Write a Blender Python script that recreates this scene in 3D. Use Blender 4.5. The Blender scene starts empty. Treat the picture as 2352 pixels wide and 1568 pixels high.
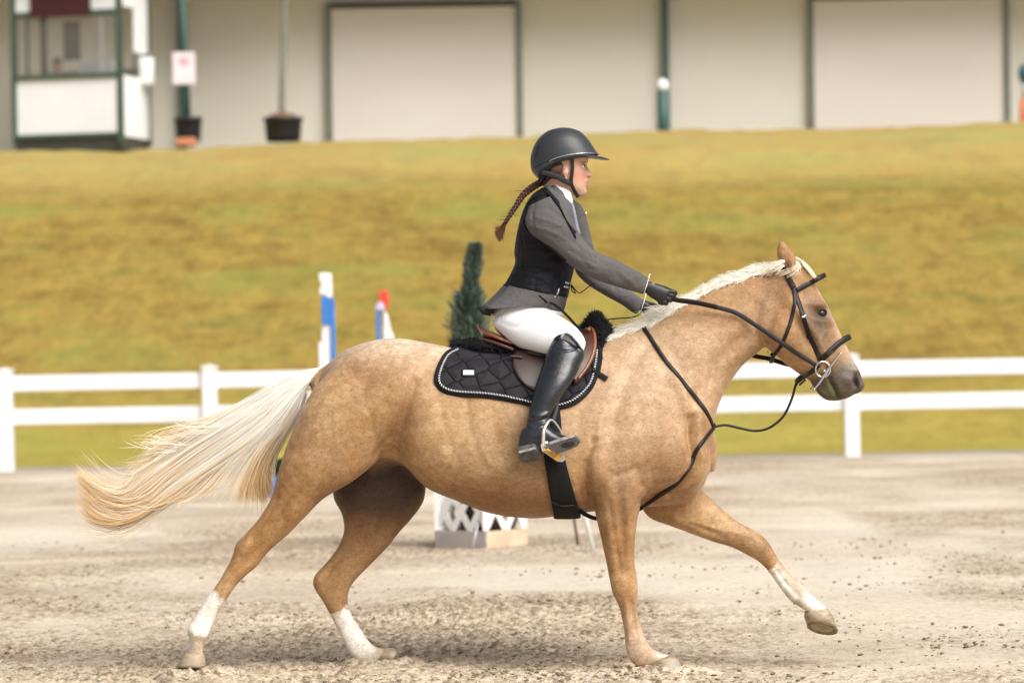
import bpy, bmesh, math, random
import numpy as np
from mathutils import Vector, Matrix
from mathutils.bvhtree import BVHTree
random.seed(7); rng = np.random.default_rng(11)
C = bpy.context.scene.collection
scene = bpy.context.scene
PI = math.pi
# ------------------------------------------------------------------ camera
FPX, DIST, CAMH, ROLL = 8100.0, 15.0, 1.33, math.radians(1.0)
PITCH = math.atan(23/FPX)
F0 = np.array([0, math.cos(PITCH), math.sin(PITCH)])
R0 = np.array([1.0, 0, 0]); U0 = np.array([0, -math.sin(PITCH), math.cos(PITCH)])
RV = math.cos(ROLL)*R0 - math.sin(ROLL)*U0
UV = math.cos(ROLL)*U0 + math.sin(ROLL)*R0
CP = np.array([0, -DIST, CAMH])
cam = bpy.data.cameras.new('camera'); co = bpy.data.objects.new('camera', cam); C.objects.link(co)
co.matrix_world = Matrix(((RV[0], UV[0], -F0[0], CP[0]), (RV[1], UV[1], -F0[1], CP[1]), (RV[2], UV[2], -F0[2], CP[2]), (0, 0, 0, 1)))
cam.sensor_width = 36; cam.lens = FPX/2352*36; cam.clip_start = 0.5; cam.clip_end = 3000
cam.dof.use_dof = True; cam.dof.focus_distance = 14.85; cam.dof.aperture_fstop = 3.0
scene.camera = co
# ------------------------------------------------------------------ light
SUN = Vector((0.46, -0.52, 0.74)).normalized()
world = bpy.data.worlds.new('World'); scene.world = world; world.use_nodes = True
wn = world.node_tree.nodes; wl = world.node_tree.links
sky = wn.new('ShaderNodeTexSky'); sky.sky_type = 'NISHITA'; sky.sun_disc = False
sky.sun_elevation = math.asin(SUN.z); sky.sun_rotation = math.atan2(SUN.x, SUN.y)
sky.dust_density = 4.0; sky.ozone_density = 1.0
hs = wn.new('ShaderNodeHueSaturation'); hs.inputs['Saturation'].default_value = 0.30
wl.new(sky.outputs[0], hs.inputs['Color']); wl.new(hs.outputs[0], wn['Background'].inputs['Color'])
wn['Background'].inputs['Strength'].default_value = 0.088
sl = bpy.data.lights.new('sun', 'SUN'); sl.energy = 2.5; sl.angle = math.radians(46); sl.color = (1.0, 0.965, 0.915)
so = bpy.data.objects.new('sun', sl); C.objects.link(so); so.rotation_euler = SUN.to_track_quat('Z', 'Y').to_euler()
scene.view_settings.view_transform = 'Standard'; scene.view_settings.look = 'None'
scene.view_settings.exposure = 0.62; scene.view_settings.gamma = 1
# ------------------------------------------------------------------ helpers
def at(px, py, Y=0.0):
    d = F0*FPX + RV*(px-1176) + UV*(784-py)
    return CP + d*((Y+DIST)/d[1])
def proj(V):
    d = V - CP
    z = d@F0
    return 1176 + FPX*(d@RV)/z, 784 - FPX*(d@UV)/z
def tag(o, label=None, cat=None, group=None, kind=None):
    if label: o['label'] = label
    if cat: o['category'] = cat
    if group: o['group'] = group
    if kind: o['kind'] = kind
    return o
def empty(name, loc=(0, 0, 0), **k):
    o = bpy.data.objects.new(name, None); C.objects.link(o); o.location = loc; o.empty_display_size = .1
    return tag(o, **k)
def link(name, me, m=None, parent=None, smooth=True):
    o = bpy.data.objects.new(name, me); C.objects.link(o); me.name = name
    if m:
        for x in (m if isinstance(m, (list, tuple)) else [m]): me.materials.append(x)
    if smooth: me.shade_smooth()
    if parent:
        o.parent = parent; o.matrix_parent_inverse = Matrix.Identity(4)
        if parent.parent is None and parent.location.length > 0:
            o.location = -parent.location
    return o
def mesh(V, Fc, name='m'):
    me = bpy.data.meshes.new(name)
    V = np.asarray(V, dtype=np.float32)
    if isinstance(Fc, np.ndarray):
        n, k = Fc.shape
        me.vertices.add(len(V)); me.vertices.foreach_set('co', V.ravel())
        me.loops.add(n*k); me.loops.foreach_set('vertex_index', Fc.ravel().astype(np.int32))
        me.polygons.add(n); me.polygons.foreach_set('loop_start', np.arange(n, dtype=np.int32)*k)
        me.update(calc_edges=True); me.validate()
    else:
        me.from_pydata(V.tolist(), [], Fc); me.update()
    return me
class G:                                    # geometry collector
    def __init__(s): s.V = []; s.F = []; s.n = 0
    def add(s, V, F):
        V = np.asarray(V, float); s.V.append(V); s.F += [tuple(i+s.n for i in f) for f in F]; s.n += len(V); return s
    def box(s, x0, x1, y0, y1, z0, z1):
        V = [(x, y, z) for x in (x0, x1) for y in (y0, y1) for z in (z0, z1)]
        return s.add(V, [(0, 1, 3, 2), (4, 6, 7, 5), (0, 4, 5, 1), (2, 3, 7, 6), (0, 2, 6, 4), (1, 5, 7, 3)])
    def me(s, name='m', bevel=0):
        me = mesh(np.concatenate(s.V), s.F, name)
        bm = bmesh.new(); bm.from_mesh(me)
        bmesh.ops.recalc_face_normals(bm, faces=bm.faces)
        if bevel: bmesh.ops.bevel(bm, geom=[e for e in bm.edges if e.calc_face_angle(0) > .5], offset=bevel, segments=2, affect='EDGES', profile=.5)
        bm.to_mesh(me); bm.free(); return me
def cr(P, n, closed=False):                 # catmull-rom through rows of P, n samples per span
    P = np.asarray(P, float); m = len(P)
    if closed: Q = np.vstack([P[-1], P, P[0], P[1]]); spans = m
    else: Q = np.vstack([2*P[0]-P[1], P, 2*P[-1]-P[-2]]); spans = m-1
    out = []
    for i in range(spans):
        a, b, c, d = Q[i:i+4]
        for k in range(n):
            t = k/n
            out.append(.5*((2*b)+(-a+c)*t+(2*a-5*b+4*c-d)*t*t+(-a+3*b-3*c+d)*t**3))
    if not closed: out.append(P[-1])
    return np.array(out)
def resample(P, n):
    P = np.asarray(P, float); d = np.r_[0, np.cumsum(np.linalg.norm(np.diff(P, axis=0), axis=1))]
    t = np.linspace(0, d[-1], n)
    return np.stack([np.interp(t, d, P[:, i]) for i in range(P.shape[1])], 1)
def loft(secs, n=30, sub=5, p=2.2, k=0.0, grow=0.0, dome=True):
    """each section: x1,y1,x2,y2 (image guide px of the two edges), half width, depth centre[, k]"""
    S = [list(s)+[k]*(7-len(s)) for s in secs]
    S = cr(S, sub)
    V = []
    ph = np.arange(n)*2*PI/n
    cv = np.sign(np.cos(ph))*np.abs(np.cos(ph))**(2/p); sv = np.sign(np.sin(ph))*np.abs(np.sin(ph))**(2/p)
    def ring(a, b, hw, kk, s=1.0):
        c = (a+b)/2; h = (a-b)/2; L = np.linalg.norm(h); h = h*(1+grow/L)*s
        w = (hw+grow)*s*sv*(1-kk*cv)
        return c[None]+cv[:, None]*h[None]+w[:, None]*np.array([0, 1.0, 0])[None]
    rings = []
    for s in S:
        rings.append(ring(at(s[0], s[1], s[5]), at(s[2], s[3], s[5]), s[4], s[6]))
    if dome:                                # rounded ends
        for e, nb in ((0, 1), (-1, -2)):
            c = rings[e].mean(0); dd = c-rings[nb].mean(0); dd /= max(np.linalg.norm(dd), 1e-9)
            r = S[e][4]*dome*.6
            ex = [c+(rings[e]-c)*math.cos(a)+dd*r*math.sin(a) for a in (.5, 1.0, 1.35)]
            if e == 0: rings = ex[::-1]+rings
            else: rings = rings+ex
    m = len(rings); V = np.concatenate(rings)
    F = [(i*n+j, i*n+(j+1) % n, (i+1)*n+(j+1) % n, (i+1)*n+j) for i in range(m-1) for j in range(n)]
    F.append(tuple(range(n))[::-1]); F.append(tuple((m-1)*n+j for j in range(n)))
    return V, F
def ellip(c, r, rot=None, nu=20, nv=12):
    V = [(0, 0, 1)]
    for i in range(1, nv):
        a = PI*i/nv
        V += [(math.sin(a)*math.cos(2*PI*j/nu), math.sin(a)*math.sin(2*PI*j/nu), math.cos(a)) for j in range(nu)]
    V.append((0, 0, -1)); V = np.array(V)*np.array(r)
    if rot is not None: V = V@np.array(Matrix.Rotation(rot, 3, 'Y')).T
    F = [(0, 1+j, 1+(j+1) % nu) for j in range(nu)]
    for i in range(nv-2): F += [(1+i*nu+j, 1+(i+1)*nu+j, 1+(i+1)*nu+(j+1) % nu, 1+i*nu+(j+1) % nu) for j in range(nu)]
    L = len(V)-1; F += [(L, 1+(nv-2)*nu+(j+1) % nu, 1+(nv-2)*nu+j) for j in range(nu)]
    return V+np.asarray(c, float), F
def tube(P, r, n=8, cap=True):
    P = np.asarray(P, float); m = len(P)
    r = np.broadcast_to(np.asarray(r, float), (m,))
    T = np.gradient(P, axis=0); T /= np.linalg.norm(T, axis=1)[:, None]+1e-12
    N = np.cross(T[0], [0, 1, 0]);
    if np.linalg.norm(N) < .1: N = np.cross(T[0], [1, 0, 0])
    V = []
    for i in range(m):
        N = N-T[i]*(N@T[i]); N /= np.linalg.norm(N)+1e-12; B = np.cross(T[i], N)
        a = np.arange(n)*2*PI/n
        V.append(P[i]+r[i]*(np.cos(a)[:, None]*N+np.sin(a)[:, None]*B))
    F = [(i*n+j, i*n+(j+1) % n, (i+1)*n+(j+1) % n, (i+1)*n+j) for i in range(m-1) for j in range(n)]
    if cap: F += [tuple(range(n))[::-1], tuple((m-1)*n+j for j in range(n))]
    return np.concatenate(V), F
def band(P, N, w, th, closed=False):         # flat strap: path, normals, half width, thickness
    P = np.asarray(P, float); N = np.asarray(N, float); m = len(P)
    T = (np.roll(P, -1, 0)-np.roll(P, 1, 0)) if closed else np.gradient(P, axis=0)
    T /= np.linalg.norm(T, axis=1)[:, None]+1e-12
    N = N-T*(N*T).sum(1)[:, None]; N /= np.linalg.norm(N, axis=1)[:, None]+1e-12
    S = np.cross(T, N); w = np.broadcast_to(np.asarray(w, float), (m,))[:, None]
    prof = [(-1, 0), (-1, .7), (-.75, 1), (0, 1.12), (.75, 1), (1, .7), (1, 0)]
    V = np.stack([P+S*w*a+N*th*b for a, b in prof], 1).reshape(-1, 3); k = len(prof)
    mm = m if closed else m-1
    F = [(i*k+j, i*k+(j+1) % k, ((i+1) % m)*k+(j+1) % k, ((i+1) % m)*k+j) for i in range(mm) for j in range(k)]
    if not closed: F += [tuple(range(k))[::-1], tuple((m-1)*k+j for j in range(k))]
    return V, F
def prism(poly, y0, y1):
    n = len(poly); V = [at(x, y, y0) for x, y in poly]; V2 = [v+np.array([0, y1-y0, 0]) for v in V]
    return V+V2, [tuple(range(n)), tuple(range(2*n-1, n-1, -1))]+[(i, n+i, n+(i+1) % n, (i+1) % n) for i in range(n)]
def evalmesh(o):
    dg = bpy.context.evaluated_depsgraph_get(); dg.update()
    me = bpy.data.meshes.new_from_object(o.evaluated_get(dg)); return me
def fuse(parts, voxel, smooth=4, fac=.5):
    g = G()
    for V, F in parts: g.add(V, F)
    o = bpy.data.objects.new('tmp', g.me()); C.objects.link(o)
    m = o.modifiers.new('r', 'REMESH'); m.mode = 'VOXEL'; m.voxel_size = voxel; m.adaptivity = 0
    if smooth:
        s = o.modifiers.new('s', 'SMOOTH'); s.factor = fac; s.iterations = smooth
    me = evalmesh(o); old = o.data; bpy.data.objects.remove(o); bpy.data.meshes.remove(old)
    return me
def getV(me):
    a = np.empty(len(me.vertices)*3, np.float32); me.vertices.foreach_get('co', a)
    b = np.empty(len(me.vertices)*3, np.float32); me.vertex_normals.foreach_get('vector', b)
    return a.reshape(-1, 3).astype(float), b.reshape(-1, 3).astype(float)
def setV(me, V):
    me.vertices.foreach_set('co', V.astype(np.float32).ravel()); me.update()
def setcol(me, col, name='Col'):
    a = me.color_attributes.new(name, 'FLOAT_COLOR', 'POINT')
    c = np.ones((len(me.vertices), 4), np.float32); c[:, :3] = col; a.data.foreach_set('color', c.ravel())
def gauss(px, py, cx, cy, sx, sy, ang=0):
    a = math.radians(ang); dx = px-cx; dy = py-cy
    u = dx*math.cos(a)+dy*math.sin(a); v = -dx*math.sin(a)+dy*math.cos(a)
    return np.exp(-.5*((u/sx)**2+(v/sy)**2))
def relief(me, items, lines=()):
    """bulges and creases pressed into both flanks; lines = (points, sigma px, amplitude m)"""
    V, N = getV(me); px, py = proj(V); d = np.zeros(len(V))
    for it in items:
        w = gauss(px, py, *it[:5])*it[5]
        if len(it) > 6: w = w*((V[:, 1] < .03) if it[6] < 0 else (V[:, 1] > -.03))
        d += w
    for L in lines:
        P = cr(np.array(L[0], float), 6); m = np.full(len(V), 1e9)
        for a, b in zip(P[:-1], P[1:]):
            ab = b-a; t = np.clip(((px-a[0])*ab[0]+(py-a[1])*ab[1])/(ab@ab), 0, 1)
            m = np.minimum(m, (px-a[0]-t*ab[0])**2+(py-a[1]-t*ab[1])**2)
        w = np.exp(-.5*m/L[1]**2)*L[2]
        if len(L) > 3: w = w*((V[:, 1] < .03) if L[3] < 0 else (V[:, 1] > -.03))
        d += w
    d *= np.clip(np.abs(N[:, 1])*1.3, 0, 1)
    setV(me, V+N*d[:, None]); return me
def vnoise(x, y, seed=0):
    r = np.random.default_rng(seed); T = r.random((257, 257)); T[256] = T[0]; T[:, 256] = T[:, 0]
    xi = np.floor(x).astype(int); yi = np.floor(y).astype(int); fx = x-xi; fy = y-yi
    fx = fx*fx*(3-2*fx); fy = fy*fy*(3-2*fy); xi %= 256; yi %= 256
    return (T[xi, yi]*(1-fx)*(1-fy)+T[xi+1, yi]*fx*(1-fy)+T[xi, yi+1]*(1-fx)*fy+T[xi+1, yi+1]*fx*fy)*2-1
def n3(V, s, seed=0):                       # cheap 3d-ish noise
    return (vnoise(V[:, 0]*s+31, V[:, 2]*s+V[:, 1]*s*.7+17, seed)+vnoise(V[:, 0]*s*.8+V[:, 1]*s+5, V[:, 2]*s*1.1+9, seed+1))*.5
def bvh(*objs):
    Vs = []; Fs = []; n = 0
    for o in objs:
        me = o.data if hasattr(o, 'data') else o
        V, _ = getV(me); off = np.array(o.matrix_basis.translation) if hasattr(o, 'matrix_basis') else 0
        Vs += [tuple(v) for v in V]; Fs += [[i+n for i in p.vertices] for p in me.polygons]; n += len(V)
    return BVHTree.FromPolygons(Vs, Fs)
def hit(t, px, py, off=0.0, dflt=None):
    d = Vector(at(px, py, 0)-CP).normalized()
    l, nrm, i, ds = t.ray_cast(Vector(CP), d)
    if l is None:
        if dflt is None: return None, None
        return at(px, py, dflt), np.array([0, -1.0, 0])
    if nrm.dot(d) > 0: nrm = -nrm
    return np.array(l)+np.array(nrm)*off, np.array(nrm)
def drape(t, pts, n=8, off=.003, step=None, dflt=None, sm=3):
    P2 = cr(np.array(pts, float), n)
    if step: P2 = resample(P2, max(3, int(np.linalg.norm(np.diff(P2, axis=0), axis=1).sum()/step)))
    P = []; N = []
    for x, y in P2:
        a, b = hit(t, x, y, off, dflt)
        if a is None: continue
        P.append(a); N.append(b)
    P = np.array(P); N = np.array(N)
    for _ in range(sm):
        if len(P) > 2:
            P[1:-1] = P[1:-1]*.5+(P[:-2]+P[2:])*.25; N[1:-1] = N[1:-1]*.5+(N[:-2]+N[2:])*.25
    return P, N
# ------------------------------------------------------------------ materials
class M_:
    def __init__(s, name, base=(.5, .5, .5), rough=.6, metal=0, spec=.5, **k):
        s.m = bpy.data.materials.new(name); s.m.use_nodes = True; s.nt = s.m.node_tree
        s.b = s.nt.nodes['Principled BSDF']; i = s.b.inputs
        i['Base Color'].default_value = (*base, 1); i['Roughness'].default_value = rough
        i['Metallic'].default_value = metal; i['Specular IOR Level'].default_value = spec
        for a, v in k.items(): i[a.replace('_', ' ')].default_value = v
        s.tc = s.nt.nodes.new('ShaderNodeTexCoord')
    def nd(s, t, **k):
        n = s.nt.nodes.new(t)
        for a, v in k.items(): setattr(n, a, v)
        return n
    def ln(s, a, b): s.nt.links.new(a, b)
    def mapping(s, scale=(1, 1, 1), rot=(0, 0, 0)):
        m = s.nd('ShaderNodeMapping'); m.inputs['Scale'].default_value = scale; m.inputs['Rotation'].default_value = rot
        s.ln(s.tc.outputs['Object'], m.inputs[0]); return m.outputs[0]
    def noise(s, scale, detail=4, rough=.55, sc=(1, 1, 1), dist=0, rot=(0, 0, 0)):
        n = s.nd('ShaderNodeTexNoise'); n.inputs['Scale'].default_value = scale; n.inputs['Detail'].default_value = detail
        n.inputs['Roughness'].default_value = rough; n.inputs['Distortion'].default_value = dist
        s.ln(s.mapping(sc, rot), n.inputs['Vector']); return n.outputs['Fac']
    def ramp(s, fac, stops):
        r = s.nd('ShaderNodeValToRGB'); e = r.color_ramp.elements
        e[0].position = stops[0][0]; e[0].color = (*stops[0][1], 1); e[1].position = stops[-1][0]; e[1].color = (*stops[-1][1], 1)
        for p, c in stops[1:-1]:
            x = e.new(p); x.color = (*c, 1)
        s.ln(fac, r.inputs[0]); return r.outputs[0]
    def mix(s, fac, a, b, mode='MIX'):
        n = s.nd('ShaderNodeMix', data_type='RGBA', blend_type=mode)
        for sock, v in ((n.inputs[0], fac), (n.inputs[6], a), (n.inputs[7], b)):
            if isinstance(v, (int, float)): sock.default_value = v
            elif isinstance(v, tuple): sock.default_value = (*v, 1)
            else: s.ln(v, sock)
        return n.outputs[2]
    def math(s, op, a, b=0.0):
        n = s.nd('ShaderNodeMath', operation=op)
        for sock, v in ((n.inputs[0], a), (n.inputs[1], b)):
            if isinstance(v, (int, float)): sock.default_value = v
            else: s.ln(v, sock)
        return n.outputs[0]
    def attr(s, name='Col'):
        a = s.nd('ShaderNodeAttribute'); a.attribute_name = name; return a.outputs['Color']
    def color(s, c): s.ln(c, s.b.inputs['Base Color']); return s
    def bump(s, h, strength=.3, dist=.01):
        prev = s.b.inputs['Normal'].links[0].from_socket if s.b.inputs['Normal'].links else None
        n = s.nd('ShaderNodeBump'); n.inputs['Strength'].default_value = strength; n.inputs['Distance'].default_value = dist
        s.ln(h, n.inputs['Height'])
        if prev: s.ln(prev, n.inputs['Normal'])
        s.ln(n.outputs[0], s.b.inputs['Normal']); return s
def simple(name, base, rough=.6, metal=0, var=.12, scale=8, bs=0.0, bsc=60, spec=.5, **k):
    m = M_(name, base, rough, metal, spec, **k)
    n = m.noise(scale, 4)
    lo = tuple(c*(1-var) for c in base); hi = tuple(min(1, c*(1+var)) for c in base)
    m.color(m.ramp(n, [(.3, lo), (.7, hi)]))
    if bs: m.bump(m.noise(bsc, 3), bs, .004)
    return m.m
# ================================================================== GROUND
def build_ground():
    def grow(a, d0, lim, f=1.06):
        out = [a]; d = d0
        while abs(out[-1]) < abs(lim): out.append(out[-1]+d); d *= f
        return out[1:]
    xs = np.arange(-2.7, 2.7, .011)
    xs = np.r_[np.array(grow(-2.7, -.011, -160, 1.07))[::-1], xs, grow(2.7, .011, 160, 1.07)]
    y0 = np.arange(-1.1, 3.2, .016)
    ys = np.r_[np.array(grow(-1.1, -.02, -60, 1.10))[::-1], y0]
    ys2 = [3.2]; d = .016
    while ys2[-1] < 29: ys2.append(ys2[-1]+d); d = min(d*1.02, .25)
    ys = np.r_[ys, ys2[1:]]
    X, Y = np.meshgrid(xs, ys); x = X.ravel(); y = Y.ravel()
    fade = np.exp(-np.maximum(np.abs(x)-2.7, 0)/3)*np.exp(-np.maximum(y-6, 0)/9)*np.exp(-np.maximum(-1.1-y, 0)/2)
    z = .020*vnoise(x*.9, y*.7, 1)+.012*vnoise(x*2.3, y*1.6, 2)
    rough = np.clip(.58+1.1*vnoise(x*.55+3, y*.32+1, 3)+.55*vnoise(x*2.1, y*1.0, 8), .12, 1.3)
    c = .30*vnoise(x*10, y*7, 4)+.55*vnoise(x*23, y*16, 5)+.72*vnoise(x*46, y*26, 6)
    cl = np.maximum(c-.25, 0)*.019-np.maximum(-c-.5, 0)*.010
    fine = .007*vnoise(x*60, y*36, 7)
    z = z*np.clip(fade+.3, 0, 1)+(cl+fine)*rough*fade
    # hoof dents
    for hx, hy in ((.66, -.17), (-1.34, -.17), (-.58, .15)):
        r = np.hypot((x-hx)/.13, (y-hy)/.10); z += .024*np.exp(-((r-.95)/.38)**2)
    z = z-.014
    n = len(xs); m = len(ys)
    idx = (np.arange(m-1)[:, None]*n+np.arange(n-1)[None]).ravel()
    F = np.stack([idx, idx+1, idx+n+1, idx+n], 1)
    me = mesh(np.stack([x, y, z], 1), F)
    packed = np.clip(1-rough*.9, 0, 1)*np.clip(.6+.6*vnoise(x*.8+4, y*.35, 12), 0, 1)
    dark = np.clip(rough, 0, 1)*np.clip(c*1.1-.30, 0, 1)*fade
    setcol(me, np.stack([packed, dark, rough/1.3], 1))
    a = M_('sand', (.5, .42, .33), .95, spec=.15)
    sep = a.nd('ShaderNodeSeparateColor'); a.ln(a.attr(), sep.inputs[0])
    base = a.ramp(a.noise(1.6, 6, .65, (.6, .55, 1)), [(.3, (.47, .375, .275)), (.52, (.57, .475, .36)), (.72, (.66, .57, .455))])
    g = a.mix(1.0, a.ramp(a.noise(90, 4, .75, (1, .5, 1)), [(.32, (.55, .50, .45)), (.5, (1, 1, 1)), (.72, (1.18, 1.18, 1.16))]), a.ramp(a.noise(22, 5, .75, (1, .45, 1)), [(.35, (.52, .46, .40)), (.5, (1, 1, 1)), (.7, (1.1, 1.1, 1.1))]), 'MULTIPLY')
    base = a.mix(1.0, base, g, 'MULTIPLY')
    bands = a.ramp(a.noise(1.0, 3, .5, (.08, .55, 1)), [(.40, (.80, .775, .75)), (.6, (1.08, 1.08, 1.07))])
    base = a.mix(1.0, base, bands, 'MULTIPLY')
    base = a.mix(a.math('MULTIPLY', sep.outputs[0], .75), base, (.70, .62, .51))
    base = a.mix(a.math('MULTIPLY', sep.outputs[1], .95), base, (.21, .155, .105))
    sp = a.mix(1.0, a.ramp(a.noise(30, 5, .75, (.8, .42, 1)), [(.51, (0, 0, 0)), (.60, (1, 1, 1))]), a.ramp(a.noise(2.6, 5, .65, (.5, .7, 1)), [(.38, (.15, .15, .15)), (.56, (1, 1, 1))]), 'MULTIPLY')
    base = a.mix(a.math('MULTIPLY', sp, a.math('MULTIPLY', sep.outputs[2], 1.6)), base, (.19, .135, .088))
    sx = a.nd('ShaderNodeSeparateXYZ'); a.ln(a.tc.outputs['Object'], sx.inputs[0]); mr = a.nd('ShaderNodeMapRange'); a.ln(sx.outputs['Y'], mr.inputs[0]); mr.inputs[1].default_value = 25.5; mr.inputs[2].default_value = 28.6
    base = a.mix(a.math('MULTIPLY', mr.outputs[0], .7), base, (.34, .30, .255))
    a.color(base); a.bump(a.noise(120, 4, .7, (1, .6, 1)), .5, .006)
    o = link('ground', me, a.m); tag(o, kind='structure')
    # loose clods of damp sand
    V0, F0_ = ellip((0, 0, 0), (1, 1, 1), nu=7, nv=5); K = 5200
    Vs = []; Fs = []; nv = len(V0); F3 = [f for f in F0_]
    g = G()
    cc = [(-1.0+12*random.random()**1.7, random.uniform(-2.9, 2.9)) for _ in range(240)]
    for i in range(K):
        if random.random() < .6: q = random.choice(cc); yy = max(-1.05, q[0]+random.gauss(0, .16)); xx = (q[1]+random.gauss(0, .13))*(1+.05*max(yy, 0))
        else: yy = -1.0+11*random.random()**1.8; xx = random.uniform(-2.9, 2.9)*(1+.05*max(yy, 0))
        if vnoise(np.array([xx*1.3+3]), np.array([yy*.9+1]), 3)[0]+random.uniform(-.6, .6) < -.05: continue
        r = random.choice((.0015, .002, .0025, .003, .0035, .0045, .0065))*random.uniform(.7, 1.2)
        w = V0*(1+.35*rng.normal(size=(nv, 1)))*np.array([r*1.7, r*1.4, r*.8])
        g.add(w+np.array([xx, yy, -.004+r*.1]), F3)
    m = simple('damp_sand', (.24, .175, .115), .95, var=.35, scale=25, spec=.1)
    tag(link('sand_clods', g.me(), m), 'loose brown sand crumbs scattered over the arena footing', 'sand', kind='stuff')
build_ground()
# ------------------------------------------------------------------ grassy bank
def hillz(x, y):
    t = np.clip((y-29.0)/18.0, 0, 1); s = t*t*(3-2*t)*.35+t*.65
    top = 4.65
    z = s*top-.05*(1-t)
    up = np.clip((y-45.6)/5.6, 0, 1)
    z = z+up*(2-up)*.5*(.70+.0125*x)+up*up*.5*(.70+.0125*x)
    z = z-.12*np.exp(-((y-45.8)/1.4)**2)*(.6+.4*np.sin(x*.3))
    return z
def build_hill():
    xs = np.r_[-160, -120, -90, -70, -50, -40, np.arange(-32, 32, .22), 34, 40, 50, 70, 90, 120, 160]
    ys = np.r_[np.arange(28.6, 52, .16), np.arange(52, 60, .6), 70, 90, 150, 400, 1500]
    X, Y = np.meshgrid(xs, ys); x = X.ravel(); y = Y.ravel()
    z = hillz(x, np.minimum(y, 53.5))
    fz = np.exp(-np.maximum(np.abs(x)-32, 0)/10)*np.exp(-np.maximum(y-52, 0)/3)
    z += fz*(.045*vnoise(x*.3, y*.4, 21)+.02*vnoise(x*1.7, y*1.4, 22)+.025*vnoise(x*5, y*5, 23))*np.clip((y-28.8)/2, .2, 1)
    n = len(xs); m = len(ys)
    idx = (np.arange(m-1)[:, None]*n+np.arange(n-1)[None]).ravel()
    me = mesh(np.stack([x, y, z], 1), np.stack([idx, idx+1, idx+n+1, idx+n], 1))
    a = M_('mown_grass', (.3, .25, .06), .95, spec=.1)
    c1 = a.ramp(a.noise(1.5, 8, .70, (.30, .50, .50), .1), [(.30, (.185, .118, .034)), (.42, (.262, .178, .042)), (.53, (.330, .232, .055)), (.64, (.235, .195, .046)), (.76, (.39, .285, .085))])
    c3 = a.ramp(a.noise(9, 4, .75, (.8, .3, .3)), [(.3, (.80, .80, .76)), (.52, (1, 1, 1)), (.72, (1.14, 1.13, 1.1))])
    c2 = a.ramp(a.noise(3.4, 5, .7, (.8, .35, .35)), [(.28, (.68, .66, .60)), (.5, (1, 1, 1)), (.75, (1.18, 1.16, 1.12))])
    c = a.mix(1.0, a.mix(1.0, c1, c2, 'MULTIPLY'), c3, 'MULTIPLY')
    gr = a.ramp(a.noise(.5, 4, .6, (.5, .9, 1)), [(.5, (0, 0, 0)), (.66, (1, 1, 1))])
    c = a.mix(a.math('MULTIPLY', gr, .5), c, (.25, .28, .06))
    # greener, paler strip near the fence and on the plateau (a different sward)
    sx = a.nd('ShaderNodeSeparateXYZ'); a.ln(a.tc.outputs['Object'], sx.inputs[0])
    mr = a.nd('ShaderNodeMapRange'); a.ln(sx.outputs['Y'], mr.inputs[0]); mr.inputs[1].default_value = 43.6; mr.inputs[2].default_value = 47.0
    c = a.mix(a.math('MULTIPLY', mr.outputs[0], .6), c, a.ramp(a.noise(.8, 4, .6, (.4, 1, 1)), [(.35, (.50, .33, .12)), (.5, (.50, .39, .14)), (.65, (.42, .39, .14))]))
    m2 = a.nd('ShaderNodeMapRange'); a.ln(sx.outputs['Y'], m2.inputs[0]); m2.inputs[1].default_value = 34.5; m2.inputs[2].default_value = 29.0
    c = a.mix(a.math('MULTIPLY', m2.outputs[0], .6), c, a.ramp(a.noise(1.1, 4, .6, (.4, 1, 1)), [(.35, (.36, .30, .06)), (.65, (.46, .42, .10))]))
    bare = a.ramp(a.noise(.45, 3, .5, (.6, 1, 1), 1.0), [(.70, (0, 0, 0)), (.76, (1, 1, 1))])
    c = a.mix(a.math('MULTIPLY', bare, .55), c, (.42, .20, .09))
    a.color(c); a.bump(a.noise(9, 5, .8, (1, .5, .5)), .8, .05)
    tag(link('hill', me, a.m), kind='structure')
build_hill()
# ------------------------------------------------------------------ fence
WHITE = simple('white_vinyl', (.80, .80, .81), .45, var=.07, scale=3)
def build_fence():
    YF = 27.9
    xs = [-2340, -1869, -1398, -926, -455, 15, 485, 976, 1467, 1958, 2449, 2940, 3431, 3922, 4413]
    X = [at(px, 1058, YF)[0] for px in xs]
    r = empty('fence', (X[0], YF, 0), label='white two-rail vinyl paddock fence along the far edge of the arena', cat='fence')
    for i, x in enumerate(X):
        z0 = .0
        g = G().box(x-.088, x+.088, YF-.088, YF+.088, -.1, 1.185)
        o = link('post', g.me(bevel=.008), WHITE, r, False)
        c = G(); c.box(x-.10, x+.10, YF-.10, YF+.10, 1.187, 1.215)
        V = [(x-.10, YF-.10, 1.217), (x+.10, YF-.10, 1.217), (x+.10, YF+.10, 1.217), (x-.10, YF+.10, 1.217), (x, YF, 1.240)]
        c.add(V, [(0, 1, 4), (1, 2, 4), (2, 3, 4), (3, 0, 4), (3, 2, 1, 0)])
        cp = link('cap', c.me(), WHITE, o, False); cp.location = (0, 0, 0)
    for a, b in zip(X[:-1], X[1:]):
        for z in (.952, .545):
            g = G().box(a+.09, b-.09, YF-.025, YF+.025, z, z+.192)
            link('rail', g.me(bevel=.006), WHITE, r, False)
build_fence()
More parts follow.
